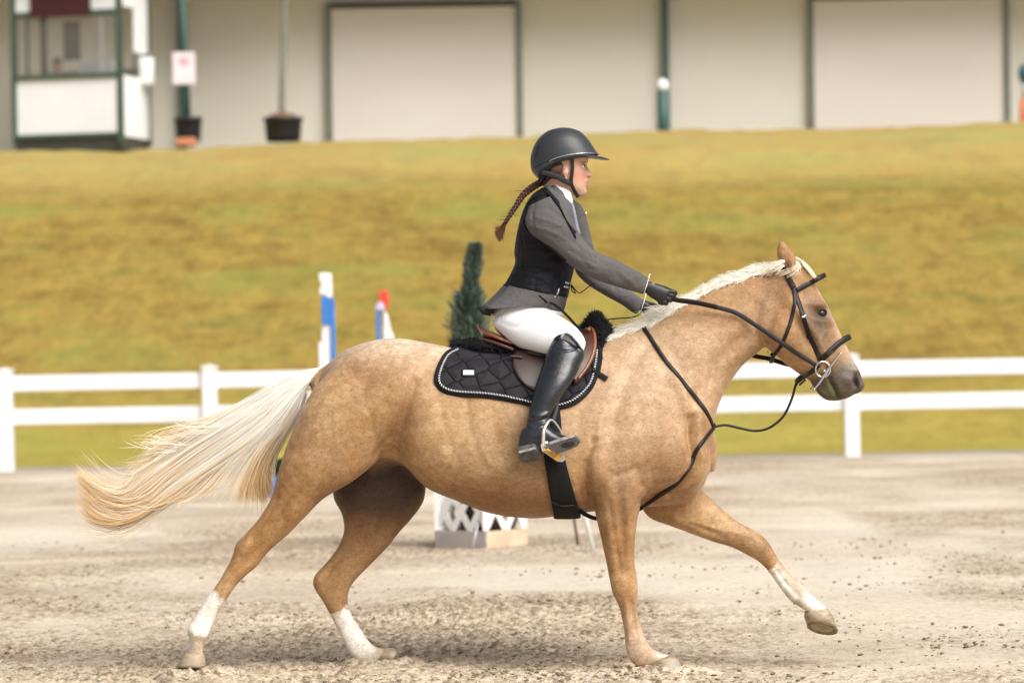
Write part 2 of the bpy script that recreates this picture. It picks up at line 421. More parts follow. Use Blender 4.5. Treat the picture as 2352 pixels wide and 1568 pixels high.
# ------------------------------------------------------------------ barn
def cyl(p0, p1, r0, r1=None, n=16):
    P = np.array([p0, p1], float); return tube(resample(P, 3), np.linspace(r0, r1 or r0, 3), n)
def build_barn():
    YB = 54.6; GZ = 5.3; TOP = 9.05
    r = empty('barn', (0, YB, GZ), label='long cream metal-sided barn with roller doors along the top of the bank', cat='building')
    m = M_('ribbed_siding', (.6, .57, .5), .55)
    w = m.nd('ShaderNodeTexWave', bands_direction='Z', wave_profile='SIN'); w.inputs['Scale'].default_value = 4.6
    m.ln(m.mapping(), w.inputs['Vector'])
    m.color(m.ramp(m.noise(.6, 4, .6, (.3, 1, 1)), [(.3, (.74, .71, .64)), (.7, (.79, .765, .70))])); m.bump(w.outputs['Fac'], .8, .022)
    md = M_('shutter_metal', (.6, .55, .5), .5)
    w = md.nd('ShaderNodeTexWave', bands_direction='Z', wave_profile='SIN'); w.inputs['Scale'].default_value = 4.2
    md.ln(md.mapping(), w.inputs['Vector'])
    md.color(md.ramp(md.noise(.5, 4, .6, (.4, 1, 1)), [(.3, (.66, .61, .57)), (.7, (.73, .685, .65))])); md.bump(w.outputs['Fac'], .3, .02)
    gf = simple('grey_green_trim', (.16, .17, .14), .5); green = simple('dark_green_paint', (.035, .10, .085), .45)
    dk = simple('dark_brown_trim', (.05, .045, .04), .6)
    X = lambda px: at(px, 200, YB)[0]
    x0, x1 = -34, 34
    link('wall', G().box(x0, x1, YB+.12, YB+.4, GZ-1.2, TOP).me(), m.m, r, False)
    link('roof', G().box(x0-1, x1+1, YB-1.7, YB+16, TOP, TOP+.3).me(), simple('roof_metal', (.10, .13, .11), .5), r, False)
    link('gutter', G().box(x0-1, x1+1, YB-1.85, YB-1.705, TOP-.12, TOP+.2).me(), green, r, False)
    for a, b in ((757, 1193), (1865, 2313), (-700, -260), (2960, 3400)):
        a, b = X(a), X(b)
        link('roller_door', G().box(a+.05, b-.05, YB+.02, YB+.115, GZ-1.2, 8.15).me(), md.m, r, False)
        for c_ in (a-.06, b-.045): link('door_jamb', G().box(c_, c_+.105, YB-.04, YB+.117, GZ-1.2, 8.25).me(), gf, r, False)
        link('door_lintel', G().box(a+.047, b-.047, YB-.06, YB+.117, 8.155, 8.25).me(), dk, r, False)
    for px in (420, 1530, 2700, -1000):
        x = X(px)
        link('downspout', G().box(x-.065, x+.065, YB-.09, YB+.11, GZ-1.2, TOP-.01).me(bevel=.012), green, r, False)
    for px in (1864,):
        pass
    # things against the wall
    YP = 52.0
    x = at(1522, 250, YP)[0]; zb = hillz(x, YP)
    t = empty('utility_bollard', (x, YP, zb), label='short thick green pipe with a white cap beside the middle downspout', cat='bollard')
    link('pipe', G().add(*cyl((x, YP, zb-.3), (x, YP, zb+.86), .105)).me(), green, t)
    link('cap', G().add(*ellip((x, YP, zb+.93), (.12, .12, .14))).me(), WHITE, t)
build_barn()
def build_back():
    green = simple('booth_green_paint', (.05, .085, .06), .5); white = simple('booth_white_panel', (.80, .81, .83), .5, var=.04, scale=1.5)
    black = simple('black_plastic_pot', (.010, .011, .022), .5); soil = simple('potting_bark', (.20, .10, .05), .9, var=.3)
    # judge's booth
    YB = 51.0
    def q(px, py, Y=YB): return at(px, py, Y)
    p = q(160, 320); X0, X1 = q(27, 250)[0], q(288, 250)[0]; D = 2.0
    Xs = X1
    zb = q(160, 322)[2]; r = empty('judges_booth', ((X0+X1)/2, YB+1, zb), label='small white booth with dark green frame and windows on the bank at upper left', cat='booth')
    def Z(py): return q(160, py)[2]
    H = Z(-60)
    rot = math.radians(-14)                   # booth is turned so that its right side shows
    R = Matrix.Translation((X0, YB, 0)) @ Matrix.Rotation(rot, 4, 'Z') @ Matrix.Translation((-X0, -YB, 0))
    def add(name, g, m, bevel=0):
        me = g.me(bevel=bevel); me.transform(R); return link(name, me, m, r, False)
    W = (X1-X0)/math.cos(rot)+0.0; XA, XB = X0, X0+W; YA, YC = YB, YB+1.6
    pw = .10
    for x in (XA, XB-pw):
        for y in (YA, YC-pw): add('corner_post', G().box(x, x+pw, y, y+pw, Z(334), H), green)
    add('counter_rail', G().box(XA+pw, XB-pw, YA-.03, YA+pw-.01, Z(184), Z(173)), green)
    add('counter_rail', G().box(XA+pw, XB-pw, YA-.01, YA+pw-.01, Z(318), Z(309)), green)
    add('header_rail', G().box(XA+pw, XB-pw, YA-.01, YA+pw-.01, Z(40), Z(28)), green)
    add('skirt', G().box(XA+.05, XB-.05, YA+.05, YC-.1, Z(350), Z(319)), simple('dark_skid', (.05, .05, .04), .8))
    add('front_panel', G().box(XA+pw, XB-pw, YA+.02, YA+.06, Z(309), Z(184)), white)
    add('side_panel', G().box(XB-.06, XB-.02, YA+pw, YC-pw, Z(318), Z(178)), white)
    add('side_panel', G().box(XB-.06, XB-.02, YA+.8, YC-pw, Z(120), H), white)
    add('side_panel', G().box(XB-.06, XB-.02, YA+pw, YA+.8, Z(20), H), white)
    add('side_panel', G().box(XA+.02, XA+.06, YA+pw, YC-pw, Z(318), Z(178)), white)
    add('sign_board', G().box(XA+pw, XB-pw, YA+.02, YA+.06, Z(28), H), white)
    add('valance', G().box(XA+.42, XA+1.60, YA-.05, YA+.015, Z(42), H), simple('maroon_cloth', (.05, .008, .012), .8))
    add('back_wall', G().box(XA+pw, XB-pw, YC-.06, YC-.02, Z(318), Z(150)), simple('booth_inner', (.50, .44, .38), .8))
    add('mullion', G().box(XA+.30, XA+.34, YA+.02, YA+.07, Z(173), Z(40)), green)
    add('mullion', G().box(XB-.42, XB-.39, YA+.02, YA+.07, Z(173), Z(40)), simple('grey_alu', (.35, .36, .36), .5))
    add('mullion', G().box(XB-.055, XB-.02, YA+.8, YA+.86, Z(178), Z(120)), green)
    add('curtain', G().box(XA+.62, XA+.95, YC-.5, YC-.45, Z(130), Z(40)), simple('dark_curtain', (.16, .15, .15), .9))
    add('desk_monitor', G().box(XB-1.05, XB-.35, YA+.5, YA+.6, Z(172), Z(140)), simple('monitor_grey', (.45, .47, .45), .5))
    gl = M_('booth_glass', (.33, .31, .28), .05, Alpha=.15); add('window_pane', G().box(XA+pw, XB-pw, YA+.04, YA+.045, Z(173), Z(40)), gl.m)  # greyish beige base colour stands in for the window reflection
    add('roof', G().box(XA-.25, XB+.25, YA-.3, YC+.2, H+.002, H+.12), green)
    wb = q(337, 150, YB+.6)
    t = tag(link('wall_box', G().box(wb[0]-.14, wb[0]+.13, wb[1]-.12, wb[1]+.15, q(337, 190)[2], q(337, 127)[2]).me(bevel=.03), white), 'white metal box mounted on the right side of the booth', 'box')
    # seated judge behind the glass
    bx, by = (XA+.85, YA+.9); hz = Z(150)
    c = at(131, 150, YB+.55)
    parts = [ellip(c, (.085, .10, .125)), cyl(c-[0, 0, .22], c-[0, 0, .05], .06), ellip(c-[0, 0, .42], (.24, .13, .24)), ellip(c-[0, 0, .75], (.20, .15, .30)),
             cyl(c+[-.21, 0, -.3], c+[-.26, -.12, -.62], .055, .045), cyl(c+[.21, 0, -.3], c+[.26, -.12, -.62], .055, .045)]
    me = fuse(parts, .02, 3); V, N = getV(me); sk = V[:, 2] > c[2]-.2
    setcol(me, np.where(sk[:, None], [.42, .20, .14], [.10, .09, .09]))
    mm = M_('judge_skin', rough=.7); mm.color(mm.attr())
    pe = tag(link('person', me, mm.m), 'person in dark clothes seated behind the window of the white booth', 'person')
    link('hair', G().add(*ellip(c+[0, .02, .04], (.093, .108, .11))).me(), simple('dark_hair', (.03, .02, .015), .8), pe)
    # pots with post / sapling
    def pot(px, py, w, h, Y, slats):
        c = at(px, py, Y); s = (Y+DIST)/FPX; rr = w*s/2; hh = h*s
        prof = [(0, 0), (.86, 0), (.90, .25), (.92, .27), (.92, .55), (.95, .57), (.95, .84), (1.03, .85), (1.03, 1.0), (.93, 1.0), (.91, .93), (0, .93)]
        n = 28; V = []; F = []
        for a, b in prof: V += [(c[0]+max(a, .001)*rr*math.cos(2*PI*j/n), c[1]+max(a, .001)*rr*math.sin(2*PI*j/n), c[2]+b*hh) for j in range(n)]
        for i in range(len(prof)-1): F += [(i*n+j, i*n+(j+1) % n, (i+1)*n+(j+1) % n, (i+1)*n+j) for j in range(n)]
        return c, rr, hh, G().add(V, F).me()
    YP = 51.4
    c, rr, hh, me = pot(433, 326, 64, 56, YP, 0)
    t = empty('planter_pot', tuple(c), label='smaller black pot at the foot of the green post with the sign', cat='plant pot')
    link('pot', me, black, t); link('soil', G().add(*ellip(c+[0, 0, hh*.93], (rr*.85, rr*.85, .03))).me(), soil, t)
    t = tag(link('paving_block', G().box(c[0]-.16, c[0]+.2, c[1]-.8, c[1]-.5, c[2]-.12, c[2]+.03).me(bevel=.02), simple('orange_brick', (.55, .22, .12), .9)), 'orange brick lying in the grass before the smaller black pot', 'brick')
    s = (YP+DIST)/FPX
    a = at(428, 275, YP); b = at(414, -90, YP)
    t = empty('sign_post', (a[0], YP, a[2]), label='dark green post carrying a pinkish white notice between the booth and the potted sapling', cat='sign post')
    link('post', G().add(*cyl(c+[0, 0, hh*.5], (b[0], YP, b[2]), .062)).me(), simple('post_green', (.035, .085, .075), .5), t)
    p1 = at(397, 122, YP); p2 = at(450, 195, YP)
    sg = M_('notice_board', (.75, .66, .70), .5); sg.color(sg.ramp(sg.noise(3, 2), [(.4, (.74, .64, .69)), (.6, (.78, .71, .75))]))
    link('sign', G().box(p1[0], p2[0], YP-.12, YP-.09, p2[2], p1[2]).me(bevel=.01), sg.m, t, False)
    q1 = at(424, 142, YP)
    link('emblem', G().add(*ellip((q1[0], YP-.123, q1[2]), (.10, .004, .09))).me(), simple('faded_red', (.62, .40, .46), .6), t)
    c, rr, hh, me = pot(651, 326, 90, 56, YP, 1)
    t = empty('potted_sapling', tuple(c), label='tall bare thin sapling growing in the wider black ribbed pot', cat='sapling')
    link('pot', me, black, t); link('soil', G().add(*ellip(c+[0, 0, hh*.95], (rr*.8, rr*.8, .12))).me(), soil, t)
    b = at(660, -160, YP); m_ = at(650, 130, YP)
    P = cr([c+[0, 0, .2], c+[-.01, 0, .8], [m_[0], YP, m_[2]], [b[0], YP, b[2]]], 8)
    bark = simple('sapling_bark', (.20, .20, .16), .8, var=.25, bs=.4)
    link('trunk', G().add(*tube(P, np.linspace(.075, .045, len(P)), 12)).me(), bark, t)
    g = G(); gl_ = G()
    for i in range(16):
        k = random.randint(len(P)*3//4, len(P)-1); d = np.array([random.uniform(-1, 1), random.uniform(-1, 1), random.uniform(.2, 1)]); d /= np.linalg.norm(d)
        if P[k][2]+1 < b[2]-1.0: continue
        e = P[-1]+d*random.uniform(.5, 1.1); g.add(*cyl(P[-1]-[0, 0, .3*random.random()], e, .02, .006, 6))
        for j in range(40):
            q0 = e+rng.normal(size=3)*.25; u = rng.normal(size=3)*.05; v = rng.normal(size=3)*.035
            gl_.add([q0-u, q0+v, q0+u, q0-v], [(0, 1, 2, 3)])
    link('branch', g.me(), bark, t); link('crown', gl_.me(), simple('leaf', (.06, .10, .03), .7, var=.3), t)
    # marker at right edge
    c = at(2352, 274, YP); x = c[0]+.02
    t = empty('marker_post', (x, YP, c[2]), label='dark blue and orange marker post at the right end of the bank', cat='marker')
    link('base', G().add(*cyl((x, YP, c[2]-.3), (x, YP, c[2]+.36), .12, .09)).me(), simple('orange_plastic', (.75, .20, .07), .5), t)
    link('shaft', G().add(*cyl((x, YP, c[2]+.362), (x, YP, c[2]+.7), .05)).me(), simple('grey_shaft', (.4, .4, .4), .5), t)
    link('head', G().add(*ellip((x, YP, c[2]+.85), (.11, .11, .2))).me(), simple('dark_teal', (.02, .10, .13), .5), t)
build_back()
# ------------------------------------------------------------------ jumps, evergreen, lattice planter
def build_props():
    blue = simple('blue_paint', (.03, .20, .62), .4); wh = simple('white_gloss_paint', (.80, .80, .78), .4, var=.05); red = simple('red_paint', (.75, .07, .035), .4); yel = simple('yellow_paint', (.80, .55, .14), .4)
    YS = 19.0
    def bx(name, x0, y0, x1, y1, ya, yb, m, t, bev=.01):
        a = at(x0, y0, YS); b = at(x1, y1, YS)
        return link(name, G().box(a[0], b[0], ya, yb, min(a[2], b[2]), max(a[2], b[2])).me(bevel=bev), m, t, False)
    def wing(name, pts, ya, yb, m, t):
        V, F = prism(pts, 0, 1); V = [at(x, y, YS) for x, y in pts]; n = len(V)
        A = np.array(V); A[:, 1] = ya; B = A.copy(); B[:, 1] = yb
        return link(name, G().add(np.vstack([A, B]), F).me(bevel=.008), m, t, False)
    c = at(760, 1120, YS)
    t = empty('jump_standard', (c[0], YS, 0), label='blue and white stepped jump wing with a white block on top', cat='jump stand')
    bx('post', 758, 685, 775, 1132, YS, YS+.12, blue, t)
    bx('post', 738, 680, 757, 745, YS, YS+.12, blue, t)
    wing('slat', [(740, 722), (756, 722), (774, 868), (774, 1125), (762, 1125), (738, 770)], YS+.03, YS+.09, wh, t)
    wing('slat', [(731, 785), (740, 785), (757, 1125), (738, 1125)], YS+.03, YS+.09, wh, t)
    wing('slat', [(752, 845), (764, 845), (769, 905), (754, 905)], YS-.01, YS+.02, yel, t)
    wing('slat', [(700, 900), (720, 900), (735, 1125), (690, 1125)], YS+.03, YS+.09, wh, t)
    bx('rail', 640, 1085, 757, 1110, YS+.10, YS+.14, blue, t)
    wing('cap_block', [(732, 627), (761, 627), (763, 683), (749, 683), (749, 676), (734, 676), (733, 664), (739, 655), (733, 642)], YS, YS+.10, wh, t)
    c = at(880, 1120, YS)
    t = empty('jump_standard', (c[0], YS, 0), label='blue and white stepped jump wing with a red block on top', cat='jump stand')
    bx('post', 864, 712, 880, 1132, YS, YS+.12, blue, t)
    wing('slat', [(881, 710), (890, 722), (898, 760), (904, 770), (904, 1125), (881, 1125)], YS+.03, YS+.09, wh, t)
    wing('collar', [(863, 700), (870, 693), (880, 696), (884, 712), (863, 712)], YS-.01, YS+.11, simple('pale_collar', (.55, .55, .75), .4), t)
    wing('cap_block', [(870, 667), (890, 667), (893, 692), (891, 712), (885, 705), (872, 694)], YS, YS+.10, red, t)
    # flower box
    a = at(560, 1128, YS-.4); b = at(655, 1085, YS-.4)
    t = empty('flower_box', (a[0], YS-.4, 0), label='blue planter box with yellow flowers behind the horse tail', cat='flower box')
    xa, xb = at(615, 1100, YS-.4)[0], at(700, 1100, YS-.4)[0]
    link('box', G().box(xa, xb, YS-.6, YS-.3, -.02, .19).me(bevel=.01), blue, t, False)
    g = G()
    for i in range(260):
        q0 = np.array([random.uniform(xa+.02, xb), random.uniform(YS-.58, YS-.32), .19+random.random()*.16]); u = rng.normal(size=3)*.03; v = rng.normal(size=3)*.02
        g.add([q0-u, q0+v, q0+u, q0-v], [(0, 1, 2, 3)])
    ym = simple('yellow_petals', (.75, .55, .03), .6)
    for i in range(14): link('flower', G().add(*ellip((random.uniform(xa+.02, xb), random.uniform(YS-.6, YS-.32), .30+random.random()*.08), (.026, .026, .018), nu=8, nv=6)).me(), ym, t)
    link('leaves', g.me(), simple('box_leaf', (.03, .07, .015), .7, var=.4), t)
    # lattice planter (corner towards the camera)
    YL = 9.2
    P = [at(998, 1243, YL+.15), at(1118, 1258, YL-.12), at(1213, 1254, YL+.18)]
    A, B, Cc = [np.array([p[0], p[1], 0.0]) for p in P]; Dd = A+Cc-B+[0, .25, 0]
    wood = simple('raw_pine', (.62, .47, .33), .8, var=.18, scale=5, bs=.3); gwood = simple('weathered_pine', (.40, .36, .34), .85, var=.15, scale=5, bs=.3)
    t = empty('lattice_planter', tuple((A+Cc)/2), label='low wooden planter box with white lattice sides under the horse belly', cat='planter')
    def board(a, b, z0, z1, th):
        d = (b-a)/np.linalg.norm(b-a); nn = np.cross(d, [0, 0, 1.0])
        V = [p+nn*s*th+np.array([0, 0, z]) for z in (z0, z1) for p in (a, b) for s in (0, -1)]
        return V, [(0, 1, 3, 2), (4, 6, 7, 5), (0, 2, 6, 4), (1, 5, 7, 3), (0, 4, 5, 1), (2, 3, 7, 6)]
    e = .002
    def inset(a, b, k=.03): d = (b-a)/np.linalg.norm(b-a); return a+d*k, b-d*k
    for (a, b), m_ in (((A, B), gwood), ((B, Cc), wood), ((Cc, Dd), wood), ((Dd, A), gwood)):
        a2, b2 = inset(a, b, .004); link('board', G().add(*board(a2, b2, -.02, .105, .03)).me(bevel=.004), m_, t, False)
        L = np.linalg.norm(b-a); d = (b-a)/L; nn = np.cross(d, [0, 0, 1.0])
        g = G(); zb, zt = .105, .42; nslat = max(2, int(L/.15)); stp = L/nslat
        for sgn, oo in ((1, .006), (-1, .016)):
            for i in range(-5, nslat+6):
                # clipped diagonal slat from (s0,zb) to (s1,zt)
                s0 = i*stp; s1 = s0+sgn*(zt-zb)*.62
                z0, z1 = zb, zt
                def clip(s0, z0, s1, z1, lim):
                    return s0, z0, s1, z1
                f = lambda s: z0+(s-s0)/(s1-s0)*(z1-z0)
                lo, hi = min(s0, s1), max(s0, s1)
                lo2, hi2 = max(lo, .02), min(hi, L-.02)
                if hi2-lo2 < .02: continue
                pa = a+d*lo2+np.array([0, 0, f(lo2)])-nn*oo; pb = a+d*hi2+np.array([0, 0, f(hi2)])-nn*oo
                tt = (pb-pa)/np.linalg.norm(pb-pa); sd = np.cross(tt, nn)*.024; q = nn*.008
                V = [pa-sd, pa+sd, pb+sd, pb-sd]; V = V+[v-q for v in V]
                g.add(V, [(0, 1, 2, 3), (7, 6, 5, 4), (0, 4, 5, 1), (1, 5, 6, 2), (2, 6, 7, 3), (3, 7, 4, 0)])
        g.add(*board(*inset(a, b, .01), .42, .455, .025))
        link('lattice', g.me(), wh, t, False)
    for p in (A, B, Cc, Dd):
        cc = (A+B+Cc+Dd)/4; p2 = p+(cc-p)*.08
        link('corner_post', G().box(p2[0]-.022, p2[0]+.022, p2[1]-.022, p2[1]+.022, .108, .41).me(), wh, t, False)
    mid = (A+B+Cc+Dd)/4
    dark = simple('inner_pot', (.03, .018, .012), .8)
    link('inner_tub', G().add(*cyl(mid+[0, 0, 0], mid+[0, 0, .36], .13, .16, 20)).me(), dark, t)
    # evergreen rising from the planter
    base = mid+[0, 0, .36]; tip = at(1092, 553, base[1]); top = tip[2]
    t = empty('evergreen_tree', tuple(base), label='slim dark conical evergreen standing behind the rider in the lattice planter', cat='tree')
    P = cr([base, base+[(at(1075, 800, base[1])[0]-base[0]), 0, .9], [at(1082, 650, base[1])[0], base[1], top-.3], [tip[0], base[1], top-.04]], 10)
    link('trunk', G().add(*tube(P, np.linspace(.03, .005, len(P)), 8)).me(), simple('conifer_bark', (.10, .07, .05), .9), t)
    K = 17000; k = rng.random(K)**.8*(len(P)-1.001); ii = k.astype(int); fr = (k-ii)[:, None]; c0 = P[ii]*(1-fr)+P[ii+1]*fr
    zfr = (c0[:, 2]-base[2])/(top-base[2])
    # crown outline: wide below, a notch then a narrow leader above
    prof = np.interp(zfr, [0, .15, .45, .66, .78, .82, .90, .97, 1.0], [.08, .118, .115, .10, .075, .026, .036, .018, .001])
    ang = rng.random(K)*2*PI; lob = 1+.26*np.sin(ang*3+zfr*23)+.22*np.sin(ang*5-zfr*41)+.34*rng.normal(size=K)
    rr = prof*lob*np.sqrt(.12+.88*rng.random(K))
    out = np.stack([np.cos(ang), np.sin(ang), np.zeros(K)], 1)
    ctr = c0+out*rr[:, None]; d = out*.75+np.array([0, 0, .9])+rng.normal(size=(K, 3))*.35; d /= np.linalg.norm(d, axis=1)[:, None]
    s = np.cross(d, rng.normal(size=(K, 3))); s /= np.linalg.norm(s, axis=1)[:, None]
    L = (.03+.03*rng.random(K))[:, None]; w = .0045
    V = np.stack([ctr-d*L-s*w*.5, ctr-d*L*.1-s*w, ctr+d*L, ctr-d*L*.1+s*w], 1).reshape(-1, 3)
    me = mesh(V, np.arange(K*4).reshape(-1, 4)); cv = np.repeat(rng.random(K), 4)
    colr = np.array([.035, .062, .042])*(1-cv[:, None])+np.array([.15, .20, .155])*cv[:, None]
    setcol(me, colr); cm = M_('conifer_foliage', rough=.75); cm.color(cm.attr()); link('crown', me, cm.m, t, False)
    # folding stand legs seen between belly and foreleg
    YL2 = 8.6
    t = empty('pole_stand', tuple(at(1345, 1262, YL2)), label='folding stand with one white and one grey leg behind the near foreleg', cat='stand')
    a = at(1364, 1268, YL2); b = at(1335, 1150, YL2); c_ = b+(b-a)*1.2
    link('leg', G().add(*cyl(a, c_, .016)).me(), wh, t)
    a = at(1327, 1250, YL2+.4); b = at(1315, 1160, YL2+.4)
    link('leg', G().add(*cyl(a, c_+[-.02, .05, 0], .010)).me(), simple('grey_steel', (.18, .16, .15), .5), t)
    a = at(1085, 1250, YL-.25); b = at(1098, 1200, YL-.2)
    tag(link('ground_stake', G().add(*cyl([a[0], a[1], 0], b, .007)).me(), simple('galvanised', (.5, .53, .58), .4, .3)), 'thin grey metal stake standing in front of the lattice planter', 'stake')
build_props()
# ================================================================== HORSE
def horse_mesh():
    L = []
    A = lambda s, **k: L.append(loft(s, **k))
    # trunk
    A([(735, 868, 735, 960, .07, 0, .0), (765, 824, 765, 1040, .17, 0, .1), (800, 800, 800, 1062, .225, 0, .12), (860, 781, 860, 1062, .262, 0, .12), (920, 777, 920, 1066, .275, 0, .12),
       (980, 787, 980, 1120, .285, 0, .12), (1040, 798, 1040, 1146, .30, 0, .12), (1100, 801, 1100, 1170, .312, 0, .12), (1160, 800, 1160, 1185, .318, 0, .14),
       (1220, 793, 1220, 1190, .315, 0, .18), (1290, 783, 1290, 1184, .30, 0, .24), (1350, 774, 1350, 1176, .272, 0, .30), (1410, 764, 1410, 1168, .248, 0, .36),
       (1470, 755, 1470, 1164, .238, 0, .36), (1530, 770, 1530, 1160, .228, 0, .26), (1580, 830, 1585, 1150, .205, 0, .12), (1615, 900, 1615, 1115, .15, 0, 0), (1628, 960, 1628, 1080, .09, 0, 0)], p=2.3, n=40)
    # dock
    A([(760, 830, 770, 900, .06, 0), (735, 848, 738, 884, .035, 0), (712, 862, 716, 888, .025, 0)], n=20)
    # neck
    A([(1400, 768, 1500, 1090, .15, 0, .42), (1450, 752, 1590, 1080, .175, 0, .42), (1490, 735, 1636, 1030, .17, 0, .42), (1548, 705, 1642, 960, .145, 0, .38), (1611, 667, 1664, 900, .122, 0, .34),
       (1673, 640, 1704, 840, .105, 0, .30), (1733, 622, 1752, 798, .095, 0, .25), (1790, 610, 1782, 745, .088, 0, .15), (1822, 603, 1800, 690, .07, 0, 0)], p=2.1, n=36)
    # head
    A([(1806, 594, 1745, 640, .055, 0, -.1), (1838, 602, 1738, 690, .078, 0, -.05), (1862, 632, 1736, 735, .092, 0, -.02), (1884, 672, 1744, 770, .102, 0, .02), (1901, 704, 1762, 798, .102, 0, .08),
       (1917, 737, 1785, 818, .090, 0, .12), (1932, 769, 1810, 840, .075, 0, .14), (1947, 799, 1838, 860, .062, 0, .10), (1961, 828, 1863, 876, .054, 0, .05), (1974, 851, 1881, 892, .055, 0, 0),
       (1980, 876, 1890, 908, .056, 0, 0), (1972, 893, 1897, 916, .05, 0, 0), (1958, 908, 1908, 919, .036, 0, 0)], p=2.4, n=36, dome=.5)
    A([(1952, 862, 1934, 884, .046, -.02), (1968, 868, 1946, 904, .055, 0), (1980, 874, 1958, 906, .045, 0)], n=20)     # nostril swelling
    A([(1872, 872, 1868, 888, .032, 0), (1890, 885, 1882, 908, .040, 0), (1910, 900, 1900, 920, .036, 0), (1926, 908, 1922, 919, .026, 0)], n=20)   # chin
    # near hind
    yn = -.15
    A([(770, 840, 935, 828, .08, -.10), (712, 905, 935, 925, .125, -.135), (678, 975, 905, 1000, .128, -.145), (654, 1035, 872, 1052, .115, -.15), (637, 1092, 812, 1104, .102, -.155), (622, 1145, 745, 1143, .084, yn),
       (594, 1190, 703, 1185, .068, yn), (563, 1226, 663, 1226, .056, yn), (543, 1246, 618, 1266, .048, yn), (534, 1275, 592, 1298, .045, yn), (517, 1308, 566, 1320, .040, yn), (497, 1342, 538, 1350, .034, yn),
       (476, 1370, 518, 1380, .029, yn), (456, 1398, 501, 1405, .027, yn), (438, 1426, 489, 1434, .029, yn), (430, 1452, 480, 1455, .034, yn), (437, 1476, 469, 1479, .029, yn), (432, 1496, 466, 1497, .034, yn), (428, 1508, 468, 1508, .036, yn)], n=26)
    # far hind
    yf = .15
    A([(800, 900, 950, 900, .08, .12), (782, 1000, 965, 1000, .11, yf), (770, 1075, 975, 1090, .105, yf), (765, 1138, 976, 1142, .098, yf), (785, 1180, 953, 1182, .083, yf), (790, 1218, 920, 1219, .072, yf),
       (776, 1255, 892, 1254, .062, yf), (750, 1290, 860, 1287, .052, yf), (722, 1322, 828, 1318, .046, yf), (720, 1348, 808, 1343, .044, yf), (741, 1380, 799, 1368, .037, yf), (758, 1411, 803, 1399, .030, yf),
       (773, 1442, 820, 1430, .028, yf), (788, 1472, 838, 1458, .030, yf), (803, 1503, 853, 1478, .035, yf), (826, 1521, 868, 1486, .032, yf), (848, 1521, 880, 1488, .030, yf), (866, 1519, 888, 1489, .034, yf)], n=26)
    # near fore
    ya = -.175
    A([(1380, 960, 1560, 930, .05, -.17), (1362, 1025, 1560, 1005, .07, -.17), (1350, 1085, 1520, 1085, .085, -.175), (1354, 1130, 1482, 1130, .084, ya), (1363, 1162, 1470, 1162, .076, ya), (1370, 1195, 1464, 1195, .067, ya), (1379, 1230, 1460, 1230, .059, ya),
       (1387, 1265, 1458, 1265, .051, ya), (1395, 1303, 1459, 1302, .046, ya), (1401, 1335, 1464, 1332, .047, ya), (1407, 1362, 1465, 1358, .044, ya), (1421, 1391, 1463, 1388, .034, ya), (1429, 1424, 1468, 1419, .029, ya),
       (1434, 1454, 1475, 1446, .029, ya), (1437, 1486, 1484, 1470, .034, ya), (1444, 1512, 1498, 1488, .036, ya), (1466, 1530, 1518, 1498, .034, ya), (1494, 1526, 1540, 1503, .036, ya)], n=26)
    # far fore
    yb = .145
    A([(1470, 1060, 1620, 1020, .07, .13), (1468, 1120, 1622, 1080, .09, .14), (1472, 1160, 1610, 1118, .092, yb), (1494, 1190, 1627, 1138, .084, yb), (1540, 1207, 1655, 1164, .072, yb), (1590, 1226, 1690, 1193, .060, yb), (1640, 1244, 1724, 1212, .052, yb),
       (1685, 1258, 1750, 1228, .046, yb), (1718, 1275, 1770, 1252, .045, yb), (1740, 1287, 1781, 1272, .041, yb), (1761, 1307, 1796, 1294, .032, yb), (1779, 1332, 1816, 1319, .027, yb), (1797, 1357, 1836, 1336, .028, yb),
       (1814, 1378, 1853, 1354, .034, yb), (1831, 1390, 1870, 1371, .032, yb), (1848, 1400, 1890, 1388, .036, yb), (1853, 1407, 1900, 1396, .038, yb)], n=26)
    # ears
    for s in (-1, 1):
        y = s*.055
        A([(1804, 638, 1832, 632, .026, y), (1793, 612, 1832, 606, .033, y*1.1), (1785, 590, 1825, 585, .031, y*1.25), (1784, 571, 1812, 567, .021, y*1.3), (1789, 554, 1799, 552, .008, y*1.3)], n=18, dome=.2)
    me = fuse(L, .0085, 7)
    near = -1
